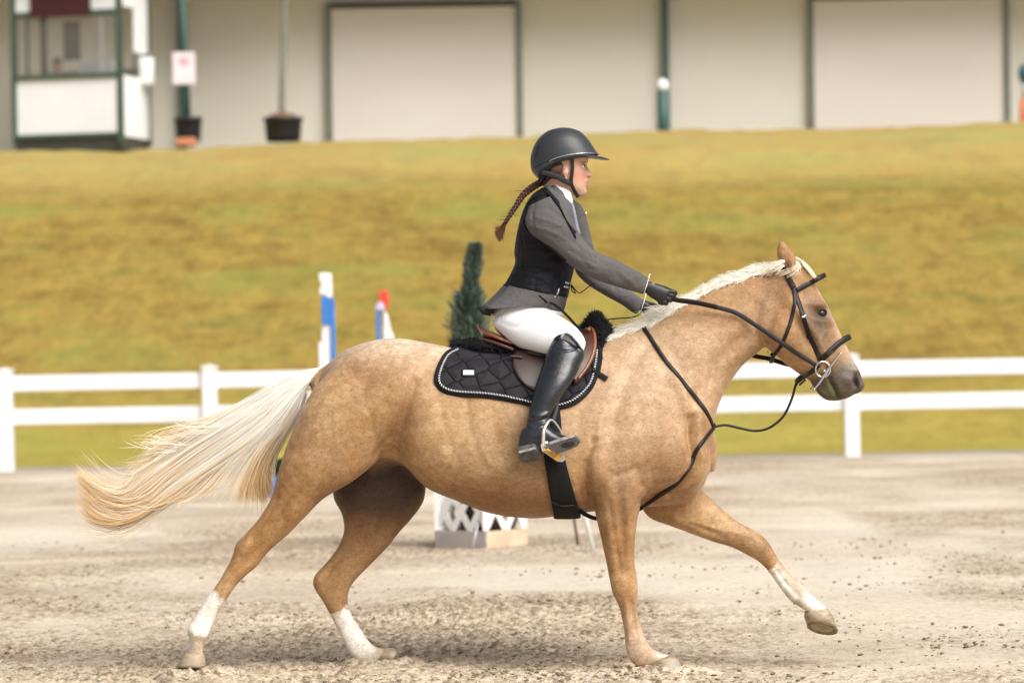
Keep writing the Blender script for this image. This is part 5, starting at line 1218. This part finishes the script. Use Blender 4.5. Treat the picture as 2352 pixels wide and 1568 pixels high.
    path = resample(cr([at(x, y, Y) for x, y, Y in [(1252, 410, .0), (1240, 420, .0), (1219, 433, -.005), (1200, 450, -.01), (1186, 472, -.015), (1171, 495, -.02), (1159, 514, -.02)]], 8), 150)
    s = np.linspace(0, 1, 150); R = np.interp(s, [0, .3, 1], [.0085, .0082, .0045]); sub = []
    T = np.gradient(path, axis=0); T /= np.linalg.norm(T, axis=1)[:, None]; Nn = np.cross(T, [0, 1, 0]); Nn /= np.linalg.norm(Nn, axis=1)[:, None]
    for k in range(3):
        a = s*2*PI*5.5+k*2*PI/3
        Q = path+Nn*(np.cos(a)*R*1.15)[:, None]+np.array([0, 1, 0])*(np.sin(2*a)*R*.55)[:, None]
        link('braid', G().add(*tube(Q, R*.85, 10)).me(), hb.m, hair)
    n = 900; t = np.linspace(0, 1, 12)
    e0 = np.array([1159, 512.0]); P = np.zeros((n, 12, 3)); sp = rng.normal(size=n)
    P[:, :, 0] = e0[0]+(rng.normal(size=n)*1.2)[:, None]-(16+3*sp+rng.normal(size=n)*1.5)[:, None]*t[None]**1.2; P[:, :, 1] = e0[1]+(30+rng.normal(size=n)*6-4*sp)[:, None]*t[None]+3*np.sin(t*4)[None]
    P[:, :, 2] = -.02+rng.normal(size=(n, 1))*.005
    m2 = 90; Q = np.zeros((m2, 12, 3)); i = rng.integers(0, 149, m2); bx, by = proj(path); Q[:, :, 0] = bx[i][:, None]+(rng.normal(size=(m2, 1))*9-6)*t[None]; Q[:, :, 1] = by[i][:, None]+(rng.normal(size=(m2, 1))*8+5)*t[None]**1.4; Q[:, :, 2] = -.01
    P = np.concatenate([P, Q]); d = F0*FPX+RV*(P[..., 0]-1176)[..., None]+UV*(784-P[..., 1])[..., None]; W = CP+d*((P[..., 2]+DIST)/d[..., 1])[..., None]
    strands(W, rng.uniform(.0004, .0008, len(P)), 'tassel', hm, hair, (.05, .022, .012), (.22, .10, .045), .2)
    link('earring', G().add(*ellip(at(1300, 410, -.084), (.003, .003, .003), nu=8, nv=6)).me(), STL, rd)
    # ---- helmet
    hmt = M_('matte_helmet', (.030, .032, .036), .42, spec=.45); hmt.color(hmt.ramp(hmt.noise(3, 3), [(.3, (.028, .030, .034)), (.7, (.036, .038, .042))])); hmt.bump(hmt.noise(300, 2), .05, .001)
    sh = fuse([loft([(1280, 294.5, 1312, 295, .030, 0), (1258, 301, 1332, 302, .060, 0), (1238, 317, 1350, 319, .088, 0), (1226, 336, 1363, 338, .103, 0), (1219, 358, 1371, 351, .110, 0), (1218, 374, 1373, 357, .111, 0), (1221, 392, 1300, 371, .104, 0), (1229, 404, 1266, 385, .088, 0), (1238, 412, 1252, 403, .06, 0)], n=40, p=2.1, dome=.15)], .0045, 6)
    hl = tag(link('helmet', sh, hmt.m, rd), 'matte black riding helmet with wide brim')
    br = fuse([loft([(1322, 356, 1322, 362, .098, 0), (1350, 356.5, 1350, 363, .098, 0), (1368, 358.5, 1368, 365, .088, 0), (1384, 361.5, 1384, 367.5, .066, 0), (1394, 364, 1394, 368, .042, 0), (1399, 366, 1399, 368.5, .018, 0)], n=30, dome=.2)], .0035, 3)
    link('brim', br, hmt.m, hl)
    HM = bvh(hl)
    P, N = drape(HM, [(1262, 371), (1275, 364), (1296, 358), (1320, 354), (1345, 352), (1366, 353)], 8, .001, step=2, dflt=-.08)
    link('trim', G().add(*tube(P, .0022, 6)).me(), simple('sparkle_trim', (.45, .45, .47), .3, .7, var=.9, scale=300), hl)
    P, N = drape(HM, [(1240, 380), (1226, 388)], 6, .0005, step=3)
    P, N = drape(HM, [(1222, 390), (1238, 379), (1258, 371), (1275, 368), (1300, 364)], 8, .0005, step=3, dflt=-.1); link('seam', G().add(*tube(P, .0016, 6)).me(), LEA, hl)
    P, N = drape(HM, [(1228, 372), (1232, 350), (1240, 330), (1256, 312), (1275, 300)], 8, .0000, step=3, dflt=-.03); link('seam', G().add(*tube(P, .0014, 6)).me(), LEA, hl)
    for k in range(4):
        p, n_ = hit(HM, 1234+k*1.5, 355-k*6, .001); link('vent', G().add(*ellip(p, (.0028, .002, .0045), nu=8, nv=6)).me(), LEA, hl)
    RB = bvh(rd, hair); strapm = simple('helmet_webbing', (.010, .010, .012), .6)
    link('padding', fuse([loft([(1236, 388, 1300, 368, .098, 0), (1242, 400, 1272, 388, .088, 0), (1240, 414, 1258, 404, .06, 0)], n=24)], .005, 3), strapm, hl)
    for s_ in (-1, 1):
        def st(pts, w):
            P = cr([at(x, y, s_*Y) for x, y, Y in pts], 8); link('chin_strap', G().add(*band(P, np.tile([0, s_*1.0, 0], (len(P), 1)), w, .004)).me(), strapm, hl)
        st([(1314, 364, .083), (1315, 385, .080), (1313, 405, .077), (1312, 420, .069), (1319, 438, .048), (1327, 452, .018)], .0075)
        st([(1243, 396, .083), (1262, 400, .084), (1283, 408, .082), (1298, 416, .076), (1312, 422, .070)], .011)
    # ---- clothes
    grey = M_('grey_coat_cloth', rough=.85, spec=.2); br_ = grey.nd('ShaderNodeTexVoronoi'); br_.inputs['Scale'].default_value = 420; grey.ln(grey.mapping(), br_.inputs['Vector'])
    grey.color(grey.mix(1, grey.ramp(grey.noise(7, 4), [(.3, (.085, .080, .080)), (.7, (.108, .102, .102))]), grey.ramp(br_.outputs['Distance'], [(.0, (.7, .7, .7)), (.6, (1.2, 1.2, 1.2))]), 'MULTIPLY')); grey.bump(br_.outputs['Distance'], .5, .001); grey.bump(grey.noise(9, 3, .55, (1, 1, 1.3), 1.2), .6, .022)
    navy = M_('black_vest_cloth', rough=.6, spec=.2); navy.color(navy.ramp(navy.noise(7, 4), [(.3, (.005, .0055, .009)), (.7, (.010, .011, .016))])); navy.bump(navy.noise(11, 4, .6, (.6, 1, 1.6), 1.2), .9, .022); navy.bump(navy.noise(260, 2), .2, .001)
    body = [(1252, 432, 1310, 462, .075, 0), (1226, 450, 1320, 480, .135, 0), (1206, 484, 1328, 508, .160, 0), (1192, 535, 1334, 550, .160, 0), (1186, 578, 1328, 592, .142, 0), (1188, 603, 1317, 618, .130, 0), (1177, 630, 1309, 650, .138, 0), (1162, 656, 1303, 684, .155, 0), (1152, 682, 1297, 710, .165, 0)]
    slv = lambda s: [(1268, 450, 1215, 474, .045, -.135), (1290, 470, 1206, 508, .058, -.168), (1307, 497, 1220, 537, .060, -.183), (1326, 528, 1254, 562, .056, -.194), (1346, 557, 1290, 594, .053, -.20), (1367, 577, 1326, 620, .050, -.20), (1409, 594, 1375, 645, .047, -.188), (1445, 612, 1425, 661, .042, -.168), (1474, 628, 1460, 671, .037, -.142), (1489, 640, 1477, 676, .034, -.128)]
    fsl = [(1302, 452, 1240, 480, .045, .14), (1334, 470, 1256, 512, .058, .17), (1349, 507, 1275, 540, .060, .188), (1358, 544, 1298, 570, .056, .198), (1368, 582, 1316, 602, .053, .20), (1382, 622, 1324, 628, .050, .195), (1402, 642, 1350, 654, .047, .185), (1424, 655, 1390, 679, .043, .165), (1448, 668, 1428, 700, .038, .14), (1470, 682, 1450, 716, .034, .118), (1480, 690, 1462, 722, .032, .11)]
    jk = fuse([loft(body, n=34, p=2.4), loft(slv(1), n=26, dome=.15), loft(fsl, n=26, dome=.15)], .0055, 4)
    wr = [([(1232, 500), (1262, 508), (1290, 520)], 3, .004), ([(1226, 520), (1258, 530), (1300, 548)], 3, .0045), ([(1262, 480), (1292, 500)], 4, -.004), ([(1330, 560), (1352, 578), (1372, 586)], 3, .004), ([(1310, 575), (1335, 592), (1350, 612)], 3.5, -.004), ([(1340, 600), (1365, 612)], 3, .0035),
          ([(1380, 600), (1420, 630)], 5, -.0025), ([(1425, 625), (1450, 650)], 4, .0025), ([(1455, 630), (1464, 655)], 3, -.0025), ([(1290, 540), (1330, 565)], 4, -.003), ([(1228, 462), (1222, 500), (1228, 530)], 3, -.004), ([(1400, 615), (1455, 648)], 4, .002)]
    relief(jk, [], wr)
    j = tag(link('coat', jk, grey.m, rd), 'grey show coat')
    JB = bvh(j)
    # skirt of the coat flaring over the hips
    sk = fuse([loft([(1158, 652, 1302, 690, .160, 0), (1140, 672, 1290, 704, .178, 0), (1118, 694, 1276, 714, .185, 0), (1096, 708, 1262, 718, .190, 0)], n=34, p=2.4, dome=0.05)], .006, 3)
    V, N = getV(sk); x, y = proj(V)
    low = np.interp(x, [1090, 1107, 1128, 1135, 1160, 1220, 1250, 1280, 1300], [706, 720, 724, 712, 706, 702, 707, 722, 735]); dz = np.clip(y-low, 0, None); V[:, 2] += dz/540
    setV(sk, V); relief(sk, [], [([(1165, 668), (1140, 690), (1118, 714)], 3, .006), ([(1190, 672), (1180, 690), (1165, 706)], 4, -.004), ([(1230, 678), (1255, 700)], 4, .004)])
    link('coat_skirt', sk, grey.m, j)
    under = prism([(1096, 707), (1107, 721), (1126, 725), (1134, 709), (1115, 700)], -.12, .12); link('skirt_lining', G().add(*under).me(), simple('black_lining', (.02, .02, .022), .8), j)
    P, N = drape(bvh(j), [(1480, 641), (1476, 660), (1470, 674)], 5, .001, dflt=-.15)
    # collar and lapel
    P, N = drape(JB, [(1256, 424), (1270, 446), (1288, 474), (1304, 505), (1322, 535)], 8, .004, step=4, dflt=-.07, sm=5); w = np.interp(np.linspace(0, 1, len(P)), [0, .5, .8, 1], [.009, .012, .013, .003])
    link('lapel', G().add(*band(P, N, w, .005)).me(), grey.m, j)
    # vest: a shell over the coat with wide armholes
    vb = [(a, b, c-(3 if i > 4 else 9), d, e, f) for i, (a, b, c, d, e, f) in enumerate(body[:8])]
    vs = fuse([loft(vb, n=34, p=2.4, grow=.009, dome=.05)], .0055, 4)
    relief(vs, [], [([(1158, 652), (1185, 628), (1235, 634), (1262, 650)], 3.5, .006), ([(1184, 612), (1215, 622), (1260, 618)], 3, -.006), ([(1200, 560), (1196, 520), (1205, 480)], 2, -.005), ([(1190, 590), (1240, 600), (1290, 600)], 5, .005), ([(1230, 640), (1226, 668)], 2.5, -.004), ([(1280, 625), (1272, 660), (1266, 690)], 2.5, -.005), ([(1250, 560), (1290, 590)], 5, -.005), ([(1240, 575), (1280, 612)], 5, .004)])
    v = tag(link('vest', vs, navy.m, rd), 'black padded vest')
    # armhole binding
    sleeve = bvh(j, v)
    P, N = drape(sleeve, [(1254, 446), (1232, 452), (1214, 468), (1205, 492), (1204, 515), (1214, 532), (1240, 552), (1270, 572), (1300, 598)], 8, .001, step=3, dflt=-.17, sm=8); link('armhole_binding', G().add(*tube(P, .006, 8)).me(), navy.m, v)
    P, N = drape(sleeve, [(1254, 440), (1276, 462), (1295, 490), (1310, 520), (1322, 548)], 8, .002, step=3, dflt=-.10, sm=8); link('front_edge', G().add(*band(P, N, np.interp(np.linspace(0, 1, len(P)), [0, .7, 1], [.011, .010, .002]), .006)).me(), navy.m, v)
    P, N = drape(bvh(v), [(1158, 654), (1190, 660), (1225, 670), (1258, 695)], 6, .001, step=4, dflt=-.17); link('hem', G().add(*tube(P, .004, 6)).me(), navy.m, v)
    bk = [(1296, 649, 1310, 651), (1293, 658, 1303, 659)]
    for a, b_, c, d in bk: P, N = drape(bvh(v), [(a, b_), (c, d)], 4, .003, dflt=-.13); link('buckle', G().add(*band(P, N, .004, .003)).me(), STL, v)
    P, N = drape(bvh(v), [(1283, 662), (1279, 674), (1274, 682)], 4, .004, dflt=-.14); link('clip', G().add(*tube(P, .0045, 8)).me(), STL, v)
    P = [at(*q) for q in [(1308, 652, -.11), (1316, 662, -.12), (1322, 673, -.12), (1314, 668, -.12), (1312, 654, -.12), (1324, 668, -.12), (1333, 672, -.12), (1350, 660, -.12), (1366, 650, -.13)]]; link('cord', G().add(*tube(cr(P, 8), .0022, 6)).me(), LEA, v)
    # shirt collar
    wh = simple('white_shirt', (.82, .83, .86), .7, var=.03, bs=.2, bsc=30)
    sc = fuse([loft([(1266, 419, 1317, 445, .063, 0), (1262, 436, 1316, 458, .068, 0), (1262, 452, 1316, 474, .070, 0), (1272, 470, 1316, 490, .070, 0), (1286, 486, 1316, 505, .068, 0)], n=26, dome=.05)], .005, 3)
    link('shirt', sc, wh, rd)
    P = [at(*q) for q in [(1314, 470, -.067), (1318, 490, -.083), (1322, 515, -.088), (1328, 540, -.088)]]; P = cr(P, 6); link('tie', G().add(*band(P, np.tile([.3, -1.0, 0], (len(P), 1)), np.linspace(.006, .011, len(P)), .008)).me(), simple('slate_tie', (.20, .21, .25), .6), rd)
    P, N = drape(bvh(j), [(1344, 492), (1347, 505)], 4, .003, dflt=.1); link('brooch', G().add(*ellip(P[0], (.006, .006, .01))).me(), STL, j)
    # breeches
    wb = simple('white_breeches', (.83, .83, .87), .65, var=.02, bs=.25, bsc=14)
    hip = [(1140, 700, 1296, 706, .160, 0), (1131, 716, 1292, 722, .172, 0), (1131, 738, 1284, 745, .172, 0), (1142, 762, 1270, 768, .150, 0), (1165, 780, 1250, 782, .11, 0)]
    th = [(1188, 702, 1140, 755, .075, -.09), (1228, 704, 1180, 792, .088, -.130), (1266, 716, 1216, 804, .084, -.170), (1302, 736, 1254, 813, .074, -.210), (1328, 756, 1285, 815, .064, -.238), (1345, 785, 1305, 818, .056, -.252), (1338, 812, 1290, 825, .050, -.262)]
    bm_ = fuse([loft(hip, n=30)]+[loft([(a, b, c, d, e, f*s) for a, b, c, d, e, f in th], n=26) for s in (1, -1)], .0055, 5)
    relief(bm_, [], [([(1290, 735), (1275, 760), (1262, 800)], 5, .003), ([(1310, 760), (1330, 775), (1344, 790)], 3, -.003), ([(1150, 740), (1180, 750), (1210, 745)], 5, -.003), ([(1155, 712), (1147, 740), (1150, 765)], 2, -.002)])
    bo = link('breeches', bm_, wb, rd); Bv = bvh(bo)
    for pts in ([(1150, 712), (1143, 745), (1160, 776)], [(1232, 710), (1270, 740), (1316, 772)]):
        P, N = drape(Bv, pts, 6, .0, step=4, dflt=-.15); link('seam', G().add(*tube(P, .0014, 6)).me(), simple('seam_thread', (.62, .62, .68), .8), bo)
    # boots
    bl = M_('black_boot_leather', (.010, .012, .015), .26, spec=.6); bl.color(bl.ramp(bl.noise(8, 5), [(.35, (.008, .010, .013)), (.65, (.016, .019, .024))])); bl.bump(bl.noise(26, 4, .6), .12, .006)
    dst = bl.ramp(bl.noise(60, 4, .7), [(.45, (.22, .22, .22)), (.7, (.42, .42, .42))]); bl.ln(dst, bl.b.inputs['Roughness'])
    for s in (-1, 1):
        q = lambda S_: [(a, b, c, d, e, f*-s) for a, b, c, d, e, f in S_]
        shaft = q([(1274, 772, 1318, 790, .050, -.262), (1262, 796, 1343, 812, .060, -.278), (1246, 838, 1331, 842, .061, -.305), (1232, 878, 1316, 874, .060, -.335), (1222, 912, 1293, 906, .054, -.358), (1214, 945, 1270, 943, .045, -.376), (1209, 972, 1262, 966, .041, -.392), (1202, 994, 1264, 984, .042, -.402)])
        topf = q([(1274, 775, 1290, 770, .030, -.300), (1284, 768, 1306, 764, .030, -.305), (1300, 768, 1328, 786, .030, -.300), (1322, 790, 1341, 806, .028, -.295)])
        foot = q([(1200, 985, 1193, 1040, .036, -.405), (1222, 972, 1212, 1046, .042, -.408), (1250, 972, 1240, 1038, .045, -.41), (1276, 990, 1266, 1032, .046, -.412), (1300, 1000, 1294, 1030, .046, -.415), (1320, 1001, 1316, 1026, .038, -.415), (1330, 1007, 1328, 1019, .024, -.415)])
        bt = fuse([loft(shaft, n=28, dome=.1), loft(topf, n=16), loft(foot, n=24, dome=.5)], .005, 4)
        relief(bt, [], [([(1206, 960), (1230, 968), (1262, 958)], 3, -.006), ([(1206, 975), (1232, 982), (1264, 972)], 3, .004), ([(1210, 948), (1240, 955), (1266, 946)], 3, .004), ([(1276, 800), (1295, 806), (1318, 802), (1328, 790)], 1.6, -.004), ([(1268, 795), (1285, 782), (1312, 790), (1340, 810)], 2, .003), ([(1200, 1015), (1230, 1008), (1262, 1012)], 1.5, -.003)])
        b_ = tag(link('boot', bt, bl.m, rd))
        BB = bvh(b_)
        if s < 0:
            p, n_ = hit(BB, 1299, 775, .002); link('snap', G().add(*ellip(p, (.0075, .003, .0075), nu=14, nv=8)).me(), STL, b_)
        mir = np.array([1, -s*1.0, 1]) if s > 0 else np.array([1, 1, 1.0])
        def slab(poly, ys, th, name, m):
            n = len(poly); V = np.array([at(x, y, Y) for (x, y), Y in zip(poly, ys)])*(np.array([1, -1, 1.0]) if s > 0 else 1); B = V+np.array([-.002, .014*(1 if s < 0 else -1), th])
            return link(name, G().add(np.vstack([V, B]), [tuple(range(n)), tuple(range(2*n-1, n-1, -1))]+[(i, n+i, n+(i+1) % n, (i+1) % n) for i in range(n)]).me(bevel=.002), m, b_, False)
        rib = M_('boot_sole_rubber', (.14, .14, .14), .8); w = rib.nd('ShaderNodeTexWave', bands_direction='DIAGONAL'); w.inputs['Scale'].default_value = 55; rib.ln(rib.mapping((1, 0, 1)), w.inputs['Vector']); rib.color(rib.ramp(w.outputs['Fac'], [(.3, (.05, .05, .05)), (.6, (.22, .21, .20))])); rib.bump(w.outputs['Fac'], .8, .003)
        slab([(1250, 1034), (1262, 1020), (1290, 1010), (1318, 1002), (1329, 1005), (1334, 1014), (1326, 1025), (1305, 1034), (1280, 1041), (1262, 1043)], [-.472, -.474, -.474, -.470, -.462, -.455, -.44, -.425, -.42, -.44], .008, 'sole', rib.m)
        slab([(1190, 1038), (1200, 1035), (1228, 1030), (1242, 1040), (1246, 1050), (1231, 1058), (1212, 1063), (1196, 1060)], [-.462, -.465, -.468, -.455, -.44, -.425, -.42, -.43], .022, 'heel', simple('heel_rubber', (.07, .07, .068), .7, var=.6, scale=50))
        slab([(1191, 1036), (1228, 1027), (1232, 1031), (1192, 1041)], [-.463, -.469, -.470, -.466], .004, 'welt', simple('worn_welt', (.30, .28, .25), .8, var=.4, scale=60))
        slab([(1262, 1017), (1290, 1007), (1318, 999), (1320, 1003), (1290, 1012), (1264, 1021)], [-.472, -.474, -.470, -.472, -.476, -.474], .004, 'welt', simple('worn_welt', (.30, .28, .25), .8, var=.4, scale=60))
    # gloves
    gl = M_('black_glove_leather', (.012, .012, .013), .45); gl.bump(gl.noise(70, 3), .4, .003)
    for a in ((0, 0, -.125, -1), (-8, 44, .105, 1)):
        gm = fuse(hand(*a, .0025), .0028, 1)
        g_ = link('glove', gm, gl.m, rd)
        ox, oy = a[0], a[1]; c = at(1486+ox, 659+oy, a[2]-.0)
        ring = [at(1484+ox+5.5*math.sin(t), 658.5+oy-17.5*math.sin(t), a[2]-.034*math.cos(t)) for t in np.linspace(0, 2*PI, 30)]
        link('cuff_edge', G().add(*tube(ring, .0014, 6, False)).me(), wh, g_)
        k = [at(1490+ox, 640+oy, a[2]), at(1491+ox, 632+oy, a[2]), at(1494+ox, 630+oy, a[2])]; link('cuff_tab', G().add(*tube(cr(k, 4), .003, 6)).me(), wh, g_)
        if a[3] < 0: p, n_ = hit(bvh(g_), 1500, 652, .001); link('badge', G().add(*ellip(p, (.007, .0015, .006), nu=12, nv=6)).me(), simple('glove_badge', (.25, .25, .25), .4), g_)
    # elastic lanyard from vest to saddle
    P = resample(cr([at(*q) for q in [(1262, 694, -.165), (1280, 704, -.16), (1302, 724, -.14), (1322, 746, -.12), (1334, 758, -.09)]], 8), 160)
    tag(link('lanyard', G().add(*tube(P, .0055+.0016*np.sin(np.arange(160)*1.3), 8)).me(), blackcloth), 'black ribbed elastic cord running from the vest down to the saddle front', 'cord')
    return rd
build_rider()
